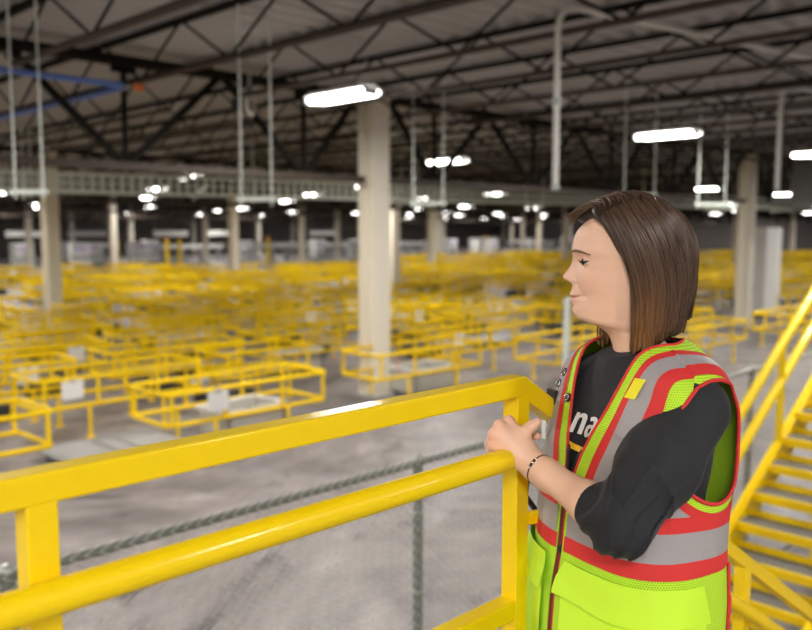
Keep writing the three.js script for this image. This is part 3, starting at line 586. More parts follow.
// ---- field meshing: naive surface nets, vertices slid onto the surface, normals from the field ----
function nets(field, lo, hi, h) {
  const nx = Math.ceil((hi[0] - lo[0]) / h) + 1, ny = Math.ceil((hi[1] - lo[1]) / h) + 1, nz = Math.ceil((hi[2] - lo[2]) / h) + 1;
  const val = new Float32Array(nx * ny * nz), at = (i, j, k) => (k * ny + j) * nx + i;
  for (let k = 0; k < nz; k++) for (let j = 0; j < ny; j++) for (let i = 0; i < nx; i++) val[at(i, j, k)] = field(lo[0] + i * h, lo[1] + j * h, lo[2] + k * h);
  const id = new Int32Array(nx * ny * nz).fill(-1), pos = [], idx = [];
  for (let k = 0; k < nz - 1; k++) for (let j = 0; j < ny - 1; j++) for (let i = 0; i < nx - 1; i++) {
    let n = 0, x = 0, y = 0, z = 0, m = 0;
    for (let q = 0; q < 8; q++) if (val[at(i + (q & 1), j + (q >> 1 & 1), k + (q >> 2))] < 0) m |= 1 << q;
    if (m === 0 || m === 255) continue;
    for (let q = 0; q < 8; q++) for (const b of [1, 2, 4]) {
      if (q & b) continue; const r = q | b; if (((m >> q) & 1) === ((m >> r) & 1)) continue;
      const v0 = val[at(i + (q & 1), j + (q >> 1 & 1), k + (q >> 2))], v1 = val[at(i + (r & 1), j + (r >> 1 & 1), k + (r >> 2))], t = v0 / (v0 - v1);
      x += (q & 1) + (b === 1 ? t : 0); y += (q >> 1 & 1) + (b === 2 ? t : 0); z += (q >> 2) + (b === 4 ? t : 0); n++;
    }
    id[at(i, j, k)] = pos.length / 3; pos.push(lo[0] + (i + x / n) * h, lo[1] + (j + y / n) * h, lo[2] + (k + z / n) * h);
  }
  const quad = (a, b, c, d, flip) => { if (a < 0 || b < 0 || c < 0 || d < 0) return; flip ? idx.push(a, c, b, a, d, c) : idx.push(a, b, c, a, c, d); };
  for (let k = 1; k < nz - 1; k++) for (let j = 1; j < ny - 1; j++) for (let i = 1; i < nx - 1; i++) {
    const v = val[at(i, j, k)] < 0;
    if (v !== val[at(i + 1, j, k)] < 0) quad(id[at(i, j - 1, k - 1)], id[at(i, j, k - 1)], id[at(i, j, k)], id[at(i, j - 1, k)], !v);
    if (v !== val[at(i, j + 1, k)] < 0) quad(id[at(i - 1, j, k - 1)], id[at(i - 1, j, k)], id[at(i, j, k)], id[at(i, j, k - 1)], !v);
    if (v !== val[at(i, j, k + 1)] < 0) quad(id[at(i - 1, j - 1, k)], id[at(i, j - 1, k)], id[at(i, j, k)], id[at(i - 1, j, k)], !v);
  }
  const nor = new Float32Array(pos.length), e = 0.0008;
  for (let i = 0; i < pos.length; i += 3) for (let it = 0; it < 3; it++) {
    const [x, y, z] = [pos[i], pos[i + 1], pos[i + 2]];
    let gx = field(x + e, y, z) - field(x - e, y, z), gy = field(x, y + e, z) - field(x, y - e, z), gz = field(x, y, z + e) - field(x, y, z - e);
    const l = Math.hypot(gx, gy, gz) || 1; gx /= l; gy /= l; gz /= l;
    nor[i] = gx; nor[i + 1] = gy; nor[i + 2] = gz;
    if (it < 2) { const d = clamp(field(x, y, z) / (l / (2 * e)), -h, h); pos[i] -= gx * d; pos[i + 1] -= gy * d; pos[i + 2] -= gz * d; }
  }
  const g = new THREE.BufferGeometry();
  g.setAttribute('position', new THREE.Float32BufferAttribute(pos, 3)); g.setAttribute('normal', new THREE.BufferAttribute(nor, 3)); g.setIndex(idx);
  return g;
}
const smin = (a, b, k) => { const h = Math.max(k - Math.abs(a - b), 0) / k; return Math.min(a, b) - h * h * k * 0.25; };
const smax = (a, b, k) => -smin(-a, -b, k);
function cone(p, a, b, ra, rb) {   // distance to a tapered capsule, p = [x, y, z]
  const bx = b.x - a.x, by = b.y - a.y, bz = b.z - a.z, px = p[0] - a.x, py = p[1] - a.y, pz = p[2] - a.z;
  const t = clamp((px * bx + py * by + pz * bz) / (bx * bx + by * by + bz * bz || 1e-9), 0, 1);
  return Math.hypot(px - bx * t, py - by * t, pz - bz * t) - (ra + (rb - ra) * t);
}
const chainField = (chain, k) => (p) => { let d = 1e9; for (const [a, b, ra, rb] of chain) d = smin(d, cone(p, a, b, ra, rb), k); return d; };
const table = (rows) => (y) => { // smooth interpolation of rows [y, value]
  if (y <= rows[0][0]) return rows[0][1];
  for (let i = 1; i < rows.length; i++) if (y <= rows[i][0]) { const t = (y - rows[i - 1][0]) / (rows[i][0] - rows[i - 1][0]), p0 = rows[Math.max(0, i - 2)][1], p1 = rows[i - 1][1], p2 = rows[i][1], p3 = rows[Math.min(rows.length - 1, i + 1)][1]; return 0.5 * (2 * p1 + (p2 - p0) * t + (2 * p0 - 5 * p1 + 4 * p2 - p3) * t * t + (3 * p1 - p0 - 3 * p2 + p3) * t * t * t); }
  return rows[rows.length - 1][1];
};
// ---- materials ----
const weave = noiseTexture(256, (x, y) => { const v = 128 + 60 * Math.sin(x * Math.PI * 2 * 64) * Math.sin(y * Math.PI * 2 * 64) + tileNoise(x, y, 30, 2) * 60; return [v, v, v]; }, false); weave.repeat.set(18, 18);
const dots = noiseTexture(256, (x, y) => { const c = 16, i = Math.floor(y * c), fx = (x * c + (i % 2) * 0.5) % 1 - 0.5, fy = y * c - i - 0.5, v = Math.hypot(fx, fy) < 0.27 ? 40 : 235; return [v, v, v]; }, false); dots.repeat.set(16, 16);
const meshDots = noiseTexture(256, (x, y) => { const c = 16, i = Math.floor(y * c), fx = (x * c + (i % 2) * 0.5) % 1 - 0.5, fy = y * c - i - 0.5, v = Math.hypot(fx, fy) < 0.25 ? [150, 190, 40] : [255, 255, 255]; return v; }); meshDots.repeat.set(16, 16);  // darker lime dots over the low dots of the bump map
const P = {
  skin: phys({ vertexColors: true, roughness: 0.5, sheen: 0.15, sheenColor: lin(0.9, 0.6, 0.5), sheenRoughness: 0.5 }),
  shirt: phys({ color: lin(0.018, 0.019, 0.023), roughness: 0.85, sheen: 0.35, sheenColor: lin(0.5, 0.5, 0.55), sheenRoughness: 0.45, bumpMap: weave, bumpScale: 0.0004 }),
  pants: std({ color: lin(0.03, 0.035, 0.06), roughness: 0.85 }),
  lime: std({ color: lin(0.60, 0.93, 0.035), roughness: 0.7 }),
  limeMesh: std({ color: lin(0.58, 0.90, 0.035), map: meshDots, roughness: 0.75, bumpMap: dots, bumpScale: 0.0008 }),
  red: std({ color: lin(0.68, 0.030, 0.030), roughness: 0.75 }),
  grey: std({ color: lin(0.36, 0.335, 0.345), roughness: 0.5, bumpMap: weave, bumpScale: 0.0002 }),
  tag: std({ color: lin(0.86, 0.78, 0.01), roughness: 0.6 }),
  white: std({ color: lin(0.8, 0.8, 0.8), roughness: 0.7 }),
  smile: std({ color: lin(0.85, 0.48, 0.01), roughness: 0.7 }),
  black: std({ color: lin(0.02, 0.02, 0.02), roughness: 0.5 }),
  metal: std({ color: lin(0.75, 0.75, 0.75), roughness: 0.25, metalness: 1 }),
  hair: phys({ vertexColors: true, roughness: 0.36, specularIntensity: 0.8 }),
  eyeWhite: phys({ color: lin(0.72, 0.68, 0.66), roughness: 0.2 }),
  iris: phys({ color: lin(0.06, 0.035, 0.02), roughness: 0.15 }),
  lash: std({ color: lin(0.02, 0.013, 0.01), roughness: 0.7 }),
  brow: std({ color: lin(0.22, 0.115, 0.07), roughness: 0.8 }),
};
const paint = (g, fn) => { const p = g.attributes.position, c = new Float32Array(p.count * 3); for (let i = 0; i < p.count; i++) { const v = fn(p.getX(i), p.getY(i), p.getZ(i)); c.set(v, 3 * i); } g.setAttribute('color', new THREE.BufferAttribute(c, 3)); return g; };
const SKIN = [0.83, 0.515, 0.37];

// ---- head: rings laid through the face profile ----
const rows = [ // front a,b | back a,b | half width | roundness of the front
  [632, 203.5, 634, 203.5, 0.004, 2.0], [606, 208.5, 662, 208.5, 0.045, 2.0], [590, 218, 677, 218, 0.062, 2.1], [577.5, 231, 684, 234, 0.070, 2.1], [573, 243, 687, 248, 0.0735, 1.95],
  [572.3, 250, 687, 258, 0.0745, 1.95], [573.2, 256, 686, 266, 0.0735, 1.85], [574, 262, 684, 273, 0.072, 1.85], [574.2, 268, 682, 280, 0.0705, 1.75], [574, 274, 679, 287, 0.0685, 1.75],
  [573.2, 280, 675, 294, 0.066, 1.75], [572.9, 286, 671, 300, 0.0635, 1.75], [573, 292, 668, 306, 0.061, 1.68], [573.2, 298, 665, 312, 0.0585, 1.68],
  [573.4, 304, 662, 318, 0.056, 1.75], [573.6, 309.5, 660, 324, 0.0535, 1.75], [574.8, 314.4, 660, 328, 0.052, 1.85],
  [578, 318.2, 660, 331, 0.0495, 1.85], [585, 321, 661, 334, 0.0462, 1.95], [594, 324.2, 663, 338, 0.0445, 1.95], [602, 328.4, 666, 342, 0.0450, 1.95], [608.5, 334.5, 669, 347, 0.0465, 1.95], [612, 343, 672, 353, 0.0490, 1.95], [614, 356, 676, 362, 0.054, 1.95], [615, 372, 680, 374, 0.056, 1.95],
];
const HZ = 0.0;
const headGeo = (() => {
  const C = rows.map((r) => ({ f: fig(r[0], r[1], HZ), b: fig(r[2], r[3], HZ), w: r[4], n: r[5] }));
  // resample along the rows
  const rings = [], per = 9;
  const cr = (p0, p1, p2, p3, t) => 0.5 * (2 * p1 + (p2 - p0) * t + (2 * p0 - 5 * p1 + 4 * p2 - p3) * t * t + (3 * p1 - p0 - 3 * p2 + p3) * t * t * t);
  for (let i = 0; i + 1 < C.length; i++) for (let k = 0; k < per; k++) {
    const t = k / per, q = [C[Math.max(0, i - 1)], C[i], C[i + 1], C[Math.min(C.length - 1, i + 2)]], g = (fn) => cr(...q.map(fn), t);
    rings.push({ fx: g((c) => c.f.x), fy: g((c) => c.f.y), bx: g((c) => c.b.x), by: g((c) => c.b.y), w: Math.max(0.003, g((c) => c.w)), n: g((c) => c.n) });
  }
  const S = 220, pos = [], idx = [];
  // features, in metres in the frame of the face
  const tip = fig(562.6, 276.6, HZ), eye = fig(585.5, 261.5, HZ), brow = fig(576, 252, HZ), mouth = fig(571, 296.8, HZ), base = fig(573, 283.5, HZ), nas = fig(573, 257, HZ);
  const noseH = table([[base.y - 0.006, 0], [base.y - 0.001, 0.002], [base.y + 0.004, 0.009], [tip.y - 0.004, 0.0165], [tip.y, 0.0195], [tip.y + 0.004, 0.0183], [tip.y + 0.011, 0.0125], [tip.y + 0.020, 0.0062], [nas.y - 0.004, 0.0022], [nas.y + 0.004, 0]]);
  const lipY = [284, 289, 292.2, 294.2, 295.8, 296.9, 298.2, 300.2, 302.6, 305.5, 309, 313, 316].map((b) => fig(571, b, HZ).y), lipD = [0, 0.0018, 0.0042, 0.0062, 0.0046, 0.0018, 0.0038, 0.0054, 0.0024, 0.0, 0.0022, 0.0014, 0];
  const lipH = table(lipY.map((y, i) => [y, lipD[i]]).reverse());
  const noseW = table([[base.y, 0.0105], [base.y + 0.006, 0.0115], [tip.y + 0.003, 0.0098], [tip.y + 0.012, 0.0072], [nas.y, 0.0068]]);
  for (const r of rings) {
    const cx = lerp(r.fx, r.bx, 0.52), cy = lerp(r.fy, r.by, 0.52);
    for (let s = 0; s <= S; s++) {
      const a = s / S * Math.PI * 2, co = Math.cos(a), si = Math.sin(a), n = co > 0 ? r.n : 2.1, cc = Math.sign(co) * Math.abs(co) ** (2 / n), ss = Math.sign(si) * Math.abs(si) ** (2 / n);
      let x = co > 0 ? cx + (r.fx - cx) * cc : cx - (r.bx - cx) * cc, y = co > 0 ? cy + (r.fy - cy) * cc : cy - (r.by - cy) * cc, z = HZ + r.w * ss;
      if (co > 0.02) {
        const fr = smooth(0.02, 0.25, co), az = Math.abs(z - HZ);
        const nw = noseW(y); x -= noseH(y) * Math.exp(-((az / nw) ** 2.2)) * fr;
        const ala = Math.exp(-(((az - 0.0135) / 0.006) ** 2)) * Math.exp(-(((y - base.y - 0.0055) / 0.0055) ** 2)); x -= 0.0058 * ala * fr;
        const fold = Math.exp(-(((az - 0.0205) / 0.0045) ** 2)) * Math.exp(-(((y - base.y - 0.006) / 0.009) ** 2)); x += 0.0012 * fold * fr;
        const sock = Math.exp(-(((az - 0.031) / 0.017) ** 2 + ((y - eye.y - 0.001) / 0.0105) ** 2)); x += 0.0085 * sock * fr;
        const ridge = Math.exp(-(((az - 0.028) / 0.022) ** 2 + ((y - brow.y) / 0.007) ** 2)); x -= 0.0018 * ridge * fr;
        const chk = Math.exp(-(((az - 0.043) / 0.018) ** 2 + ((y - base.y - 0.012) / 0.017) ** 2)); x -= 0.0042 * chk * fr; z += Math.sign(z) * 0.002 * chk;
        const my = mouth.y + smooth(0.006, 0.028, az) * 0.0042;       // the corners rise a little: a faint smile
        const lip = Math.exp(-((az / 0.021) ** 2.6)); x -= lipH(y - (my - mouth.y)) * lip * fr; x += 0.0028 * Math.exp(-(((y - my) / 0.0014) ** 2)) * smooth(0.030, 0.023, az) * fr;
        const cor = Math.exp(-(((az - 0.0275) / 0.006) ** 2 + ((y - mouth.y - 0.003) / 0.006) ** 2)); x += 0.0034 * cor * fr;
        const naso = Math.exp(-(((az - lerp(0.033, 0.022, smooth(mouth.y, base.y + 0.004, y))) / 0.005) ** 2)) * smooth(mouth.y - 0.004, mouth.y + 0.004, y) * smooth(base.y + 0.006, base.y - 0.002, y); x += 0.0030 * naso * fr;
        const nos = Math.exp(-(((az - 0.0078) / 0.0032) ** 2 + ((y - base.y - 0.0016) / 0.0026) ** 2)); x += 0.0050 * nos * fr;
      }
      pos.push(x, y, z);
    }
  }
  const R = rings.length;
  for (let i = 0; i + 1 < R; i++) for (let s = 0; s < S; s++) { const a = i * (S + 1) + s, b = a + S + 1; idx.push(a, a + 1, b, a + 1, b + 1, b); }
  const g = new THREE.BufferGeometry(); g.setAttribute('position', new THREE.Float32BufferAttribute(pos, 3)); g.setIndex(idx); g.computeVertexNormals();
  const nn = g.attributes.normal; for (let i = 0; i < R; i++) { const a = i * (S + 1), b = a + S; const v = V(nn.getX(a) + nn.getX(b), nn.getY(a) + nn.getY(b), nn.getZ(a) + nn.getZ(b)).normalize(); nn.setXYZ(a, v.x, v.y, v.z); nn.setXYZ(b, v.x, v.y, v.z); }
  return paint(g, (x, y, z) => {
    const c = [...SKIN], az = Math.abs(z - HZ), front = x < fig(600, 290).x;
    if (front) {
      const my = mouth.y + smooth(0.008, 0.026, az) * 0.003, up = 0.0062 * (1 - (az / 0.027) ** 2), dn = 0.0088 * (1 - (az / 0.025) ** 2);
      const lip = az < 0.026 && y - my < up && my - y < dn ? smooth(0, 0.0018, Math.min(up - (y - my), dn - (my - y))) : 0;
      const rose = 0.55 * Math.exp(-(((az - 0.045) / 0.02) ** 2 + ((y - base.y - 0.006) / 0.02) ** 2)) + 0.35 * Math.exp(-((az / 0.015) ** 2 + ((y - tip.y) / 0.008) ** 2));
      c[1] *= 1 - 0.10 * rose; c[2] *= 1 - 0.08 * rose;
      const L = [0.58, 0.22, 0.18]; for (let k = 0; k < 3; k++) c[k] = lerp(c[k], L[k], lip * 0.85);
    }
    return c;
  });
})();
// ---- left forearm and hand resting on the grab rail ----
const EL = fig(621, 524.5, 0.245), WR = fig(536, 467, 0.128);
const hand = (() => {
  const K = [fig(509, 421, 0.107), fig(499.5, 425.5, 0.124), fig(493.5, 434.5, 0.130), fig(493, 445, 0.128)];
  const A = [fig(504.5, 425, 0.074), fig(493.5, 434, 0.087), fig(489.5, 444, 0.096), fig(491, 452, 0.103)];
  const B = [fig(519, 432, 0.052), fig(508, 443, 0.056), fig(503, 451.5, 0.067), fig(503, 458, 0.079)];
  const T = [fig(537, 436.5, 0.08), fig(534, 447.5, 0.078), fig(522, 455, 0.078), fig(516, 460, 0.088)];
  const r = [0.0092, 0.0095, 0.0090, 0.0080], chains = [];
  const wrist = [], palm = [[WR, fig(526, 458, 0.122), 0.0225, 0.020]];
  K.forEach((k, i) => palm.push([fig(528 - i * 2, 452 + i * 3, 0.116 + i * 0.003), k, 0.0145, 0.0098 - (i === 3 ? 0.0008 : 0)]));
  palm.push([fig(522, 448, 0.105), fig(509, 436, 0.10), 0.015, 0.012]);
  const thumbBase = [[fig(530, 455, 0.116), fig(522.5, 434.5, 0.108), 0.014, 0.0118]];
  const palmF = chainField([...palm, ...thumbBase], 0.014);
  const fingers = K.map((k, i) => chainField([[k, A[i], r[i], r[i] * 0.95], [A[i], B[i], r[i] * 0.95, r[i] * 0.88], [B[i], T[i], r[i] * 0.88, r[i] * 0.76]], 0.005));
  const thumb = chainField([[fig(522.5, 434.5, 0.108), fig(530.5, 427.5, 0.108), 0.0118, 0.0102], [fig(530.5, 427.5, 0.108), fig(537.3, 422.6, 0.108), 0.0102, 0.0082]], 0.006);
  const arm = chainField([[EL, EL.clone().lerp(WR, 0.35), 0.034, 0.0325], [EL.clone().lerp(WR, 0.35), EL.clone().lerp(WR, 0.85), 0.0325, 0.0248], [EL.clone().lerp(WR, 0.85), WR, 0.0248, 0.0230]], 0.02);
  const f = (x, y, z) => {
    const p = [x, y, z]; let d = smin(arm(p), palmF(p), 0.016);
    for (const g of fingers) d = smin(d, g(p), 0.0055);
    return smin(d, thumb(p), 0.005);
  };
  const g = nets(f, [-0.31, 1.02, 0.02], [0.06, 1.25, 0.31], 0.0026);
  return paint(g, (x, y, z) => {
    const c = [...SKIN]; let kn = 0; for (const q of [...K, ...T, fig(538.5, 422.6, 0.105)]) kn += Math.exp(-(((x - q.x) ** 2 + (y - q.y) ** 2 + (z - q.z) ** 2) / 0.00016));
    kn = Math.min(1, kn); c[1] *= 1 - 0.13 * kn; c[2] *= 1 - 0.12 * kn; return c;
  });
})();
// ---- torso frame: her chest is turned a little towards her left ----
const PHI = 0.66, FX = -Math.cos(PHI), FZ = Math.sin(PHI), LX = Math.sin(PHI), LZ = Math.cos(PHI), TC = V(0.002, 0, 0.0);
const tf = (x, z) => [(x - TC.x) * FX + (z - TC.z) * FZ, (x - TC.x) * LX + (z - TC.z) * LZ];      // -> forward, left
const fromT = (f, l, y) => V(TC.x + f * FX + l * LX, y, TC.z + f * FZ + l * LZ);
const bodyHW = table([[0.05, 0.12], [0.6, 0.15], [0.78, 0.178], [0.92, 0.165], [1.02, 0.146], [1.12, 0.155], [1.2, 0.163], [1.28, 0.15], [1.34, 0.09]]);
const bodyHD = table([[0.6, 0.10], [0.78, 0.125], [0.92, 0.11], [1.02, 0.108], [1.13, 0.105], [1.2, 0.082], [1.28, 0.06], [1.34, 0.05]]), bodyBD = table([[0.6, 0.10], [0.78, 0.12], [0.92, 0.10], [1.02, 0.105], [1.13, 0.122], [1.2, 0.120], [1.28, 0.095], [1.34, 0.06]]);
const crossField = (f, l, a, b, n) => ((Math.abs(l / a) ** n + Math.abs(f / b) ** n) ** (1 / n) - 1) * Math.min(a, b);
const shoulderY = (l, k) => 1.318 + k - 0.34 * Math.max(0, Math.abs(l) - 0.055) - 0.9 * Math.max(0, Math.abs(l) - 0.13) ** 1.5;
const SH = fromT(-0.012, 0.140, 1.213), SHR = fromT(-0.012, -0.140, 1.213), ELR = fromT(-0.05, -0.19, 0.97), WRR = fromT(-0.02, -0.2, 0.80);
const torsoField = (x, y, z) => {
  const [f, l] = tf(x, z), bust = 0.022 * Math.exp(-(((y - 1.135) / 0.06) ** 2)) * Math.exp(-(((Math.abs(l) - 0.07) / 0.06) ** 2));
  let d = crossField(f - 0.006 - (f > 0 ? bust : 0), l, bodyHW(y), f > 0 ? bodyHD(y) : bodyBD(y), 2.25);
  d = smax(d, (y - shoulderY(l, -0.012)) * 0.92, 0.06);
  return d;
};
const torso = (() => {
  const collar = (p) => { const c0 = fig(641, 352, 0.0); const q = [p[0] - c0.x, p[1] - c0.y, p[2]]; return Math.max(Math.hypot(q[0] / 1.02, q[2] / 1.0) - 0.068 - 0.10 * Math.max(0, -q[1]), q[1] - 0.004 + (q[0] + 0.0) * -0.22); };
  const sleeve = chainField([[SH, SH.clone().lerp(EL, 0.5), 0.060, 0.060], [SH.clone().lerp(EL, 0.5), EL, 0.060, 0.045]], 0.04);
  const cuffEnd = EL.clone().lerp(WR, 0.36), axis = WR.clone().sub(EL).normalize();
  const low = chainField([[EL, cuffEnd, 0.045, 0.0385]], 0.03);
  const right = chainField([[SHR, ELR, 0.06, 0.048], [ELR, WRR, 0.046, 0.036]], 0.03);
  const f = (x, y, z) => {
    const p = [x, y, z];
    let d = smin(torsoField(x, y, z), collar(p), 0.02);
    let s = sleeve(p);
    const t = (x - EL.x) * axis.x + (y - EL.y) * axis.y + (z - EL.z) * axis.z;
    s = smin(s, smax(low(p), t - 0.070, 0.008), 0.03);
    // cloth folds: across the bend of the elbow, long ones down the upper arm
    const near = Math.exp(-(((x - EL.x) ** 2 + (y - EL.y) ** 2 + (z - EL.z) ** 2) / 0.010));
    const wob = perlin.noise(x * 9, y * 9, z * 9) * 2.6, dir = (x - EL.x) * 0.9 - (y - EL.y) * 0.5 + (z - EL.z) * 0.2;
    const up = smooth(0.066, 0.04, t); s -= up * (0.0085 * near * Math.pow(1 - Math.abs(Math.sin(dir * 62 + wob * 1.4)), 1.8) + 0.006 * near * Math.pow(1 - Math.abs(Math.sin(dir * 105 + wob * 2.2 + 1)), 2.2) + 0.008 * (1 - near) * smooth(0.10, 0.17, Math.hypot(x - SH.x, y - SH.y, z - SH.z)) * Math.pow(1 - Math.abs(Math.sin((x * 0.7 + y * 0.55 - z * 0.5) * 42 + wob * 0.9)), 2.4)); s += 0.0015 * near * Math.sin(dir * 165 + wob * 2.6) * up + 0.0040 * (1 - near) * smooth(0.06, 0.12, Math.hypot(x - SH.x, y - SH.y, z - SH.z)) * perlin.noise(x * 26 + y * 14, y * 9 - x * 10, z * 22) ;
    d = smin(d, s, 0.022); d = smin(d, right(p), 0.025);
    return d + 0.0016 * perlin.noise(x * 22, y * 16, z * 22);
  };
  return nets(f, [-0.27, 0.86, -0.32], [0.26, 1.37, 0.33], 0.0045);
})();
const legs = (() => {
  const hip = (s) => fromT(0, s * 0.085, 0.78), knee = (s) => fromT(0.02, s * 0.09, 0.44), ank = (s) => fromT(-0.02, s * 0.095, 0.09), toe = (s) => fromT(0.15, s * 0.11, 0.035), heel = (s) => fromT(-0.06, s * 0.095, 0.035);
  const ch = []; for (const s of [-1, 1]) ch.push([hip(s), knee(s), 0.088, 0.06], [knee(s), ank(s), 0.058, 0.045]);
  const sh = []; for (const s of [-1, 1]) sh.push([ank(s), toe(s), 0.042, 0.035], [ank(s), heel(s), 0.042, 0.034]);
  const leg = chainField(ch, 0.03), pel = (x, y, z) => { const [f, l] = tf(x, z); return smax(crossField(f, l, bodyHW(y), bodyHD(y), 2.2), Math.abs(y - 0.83) - 0.08, 0.05); };
  return [nets((x, y, z) => smin(leg([x, y, z]), pel(x, y, z), 0.04), [-0.3, 0.06, -0.3], [0.3, 0.93, 0.3], 0.012), nets((x, y, z) => smax(chainField(sh, 0.02)([x, y, z]), 0.0025 - y, 0.005), [-0.32, -0.02, -0.32], [0.32, 0.15, 0.32], 0.01)];
})();
const bodyGeo = mergeGeometries([headGeo, hand, torso, legs[0], legs[1]].map((g) => { const c = new THREE.BufferGeometry(); for (const k of ['position', 'normal']) c.setAttribute(k, g.attributes[k]); c.setAttribute('color', g.attributes.color ?? new THREE.BufferAttribute(new Float32Array(g.attributes.position.count * 3).fill(1), 3)); const p = g.attributes.position, uv = new Float32Array(p.count * 2); for (let i = 0; i < p.count; i++) { uv[2 * i] = p.getX(i) + p.getZ(i) * 0.7; uv[2 * i + 1] = p.getY(i); } c.setAttribute('uv', new THREE.BufferAttribute(uv, 2)); c.setIndex(g.index); return c; }), true);
mesh('body', bodyGeo, [P.skin, P.skin, P.shirt, P.pants, P.black], person);

{ // ribbed crew collar
  const c0 = fig(643, 350.5, 0), pts = []; for (let k = 0; k <= 48; k++) { const a = k / 48 * Math.PI * 2; pts.push(V(c0.x + Math.cos(a) * 0.067, c0.y + Math.cos(a) * 0.016 - 0.004, Math.sin(a) * 0.064)); }
  const g = sweep(pts, 0.0085, 10, true); mesh('collar', g, P.shirt, person);
}
// ---- face details ----
{
  const hp = headGeo.attributes.position, near = (y, z) => { let best = 1e9, bx = 0; for (let i = 0; i < hp.count; i++) { const d = (hp.getY(i) - y) ** 2 + (hp.getZ(i) - z) ** 2; if (hp.getX(i) < -0.02 && d < best) { best = d; bx = hp.getX(i); } } return bx; };
  const c = V(0, fig(585, 261.2, 0.033).y, 0.0335); c.x = near(c.y, c.z) + 0.0098;
  for (const s of [1, -1]) {
    const e = new THREE.Group(); e.name = 'eye'; person.add(e); e.position.set(c.x, c.y, s * c.z); e.scale.setScalar(1.2);
    mesh('eyeball', new THREE.SphereGeometry(0.0114, 24, 18), P.eyeWhite, e);
    const ir = mesh('iris', new THREE.SphereGeometry(0.0064, 18, 12), P.iris, e); ir.scale.set(0.5, 1, 1); ir.position.set(-0.0098, -0.0006, s * 0.0022);
    const lid = (t0, t1) => { const g = new THREE.SphereGeometry(0.0128, 28, 14, 0, Math.PI * 2, t0, t1); return paint(g, () => [SKIN[0] * 0.94, SKIN[1] * 0.88, SKIN[2] * 0.86]); };
    const ul = mesh('upper_lid', lid(0, 1.42), P.skin, e); ul.rotation.z = 0.26; ul.rotation.x = s * 0.10;
    const ll = mesh('lower_lid', lid(1.76, Math.PI - 1.76), P.skin, e); ll.rotation.z = 0.1; ll.rotation.x = s * 0.12;
    const lash = []; for (let k = 0; k <= 14; k++) { const a = lerp(-1.15, 1.45, k / 14), th = 1.41, q = V(-Math.sin(th) * Math.cos(a), Math.cos(th), Math.sin(th) * Math.sin(a)).multiplyScalar(0.0134); q.applyAxisAngle(V(0, 0, 1), 0.26).applyAxisAngle(V(1, 0, 0), s * 0.10); lash.push(q); }
    mesh('lash_line', sweep(lash, (t) => 0.0006 + 0.0016 * Math.sin(Math.PI * clamp(t * 0.9 + 0.08, 0, 1)), 6), P.lash, e);
    for (let k = 2; k < 15; k += 1) { const q = lash[k]; if (!q) continue; const d = V(-0.9, 0.42 + 0.02 * k, 0).addScaledVector(V(q.x, 0, q.z).normalize(), 0.9).normalize(); mesh('lash', sweep([q, q.clone().addScaledVector(d, 0.0035), q.clone().addScaledVector(d, 0.0062).add(V(0, 0.0016, 0))], (t) => 0.00038 * (1 - t * 0.8), 4), P.lash, e); }
  }
  // eyebrows lie on the face surface
  const yb = [fig(574, 251.3).y, fig(582, 250.2).y, fig(590, 251.4).y, fig(596.5, 254.2).y], zb = [0.012, 0.028, 0.043, 0.054];
  for (const s of [1, -1]) {
    const pts = []; for (let k = 0; k <= 16; k++) { const t = k / 16 * 3, i = Math.min(2, Math.floor(t)), y = lerp(yb[i], yb[i + 1], t - i), z = s * lerp(zb[i], zb[i + 1], t - i); pts.push(V(near(y, z) + 0.0009, y, z)); }
    const sm = new THREE.CatmullRomCurve3(pts.filter((_, i) => i % 2 === 0)).getPoints(24);
    mesh('eyebrow', sweep(sm, (t) => 0.0011 + 0.0019 * Math.sin(Math.PI * clamp(0.12 + t * 0.86, 0, 1)), 8), P.brow, person);
  }
  const st = fig(572.4, 275.5, 0.0155); mesh('nose_stud', new THREE.SphereGeometry(0.0013, 10, 8).translate(near(st.y, 0.0158) - 0.0006, st.y, 0.0158), P.metal, person);
}
// ---- hair: a solid bob with locks laid over it ----
const yOf = (b) => fig(640, b, 0).y, xOf = (a) => fig(a, 260, 0).x;
const hFront = table([[yOf(352), xOf(632)], [yOf(330), xOf(632.5)], [yOf(300), xOf(632)], [yOf(275), xOf(630)], [yOf(262), xOf(626)], [yOf(250), xOf(618)], [yOf(238), xOf(611)], [yOf(226), xOf(603)], [yOf(217), xOf(594)], [yOf(209), xOf(592)], [yOf(200), xOf(600)], [yOf(194), xOf(612)], [yOf(190), xOf(622)]]);
const hBack = table([[yOf(352), xOf(668)], [yOf(340), xOf(679)], [yOf(330), xOf(686)], [yOf(310), xOf(690)], [yOf(290), xOf(695)], [yOf(265), xOf(697.5)], [yOf(245), xOf(696.5)], [yOf(228), xOf(690)], [yOf(214), xOf(680)], [yOf(204), xOf(667)], [yOf(197), xOf(652)], [yOf(192.5), xOf(638)], [yOf(190), xOf(630)]]);
const hWide = table([[yOf(352), 0.070], [yOf(330), 0.083], [yOf(300), 0.090], [yOf(265), 0.092], [yOf(240), 0.089], [yOf(222), 0.080], [yOf(208), 0.062], [yOf(198), 0.040], [yOf(193), 0.020], [yOf(190), 0.004]]);
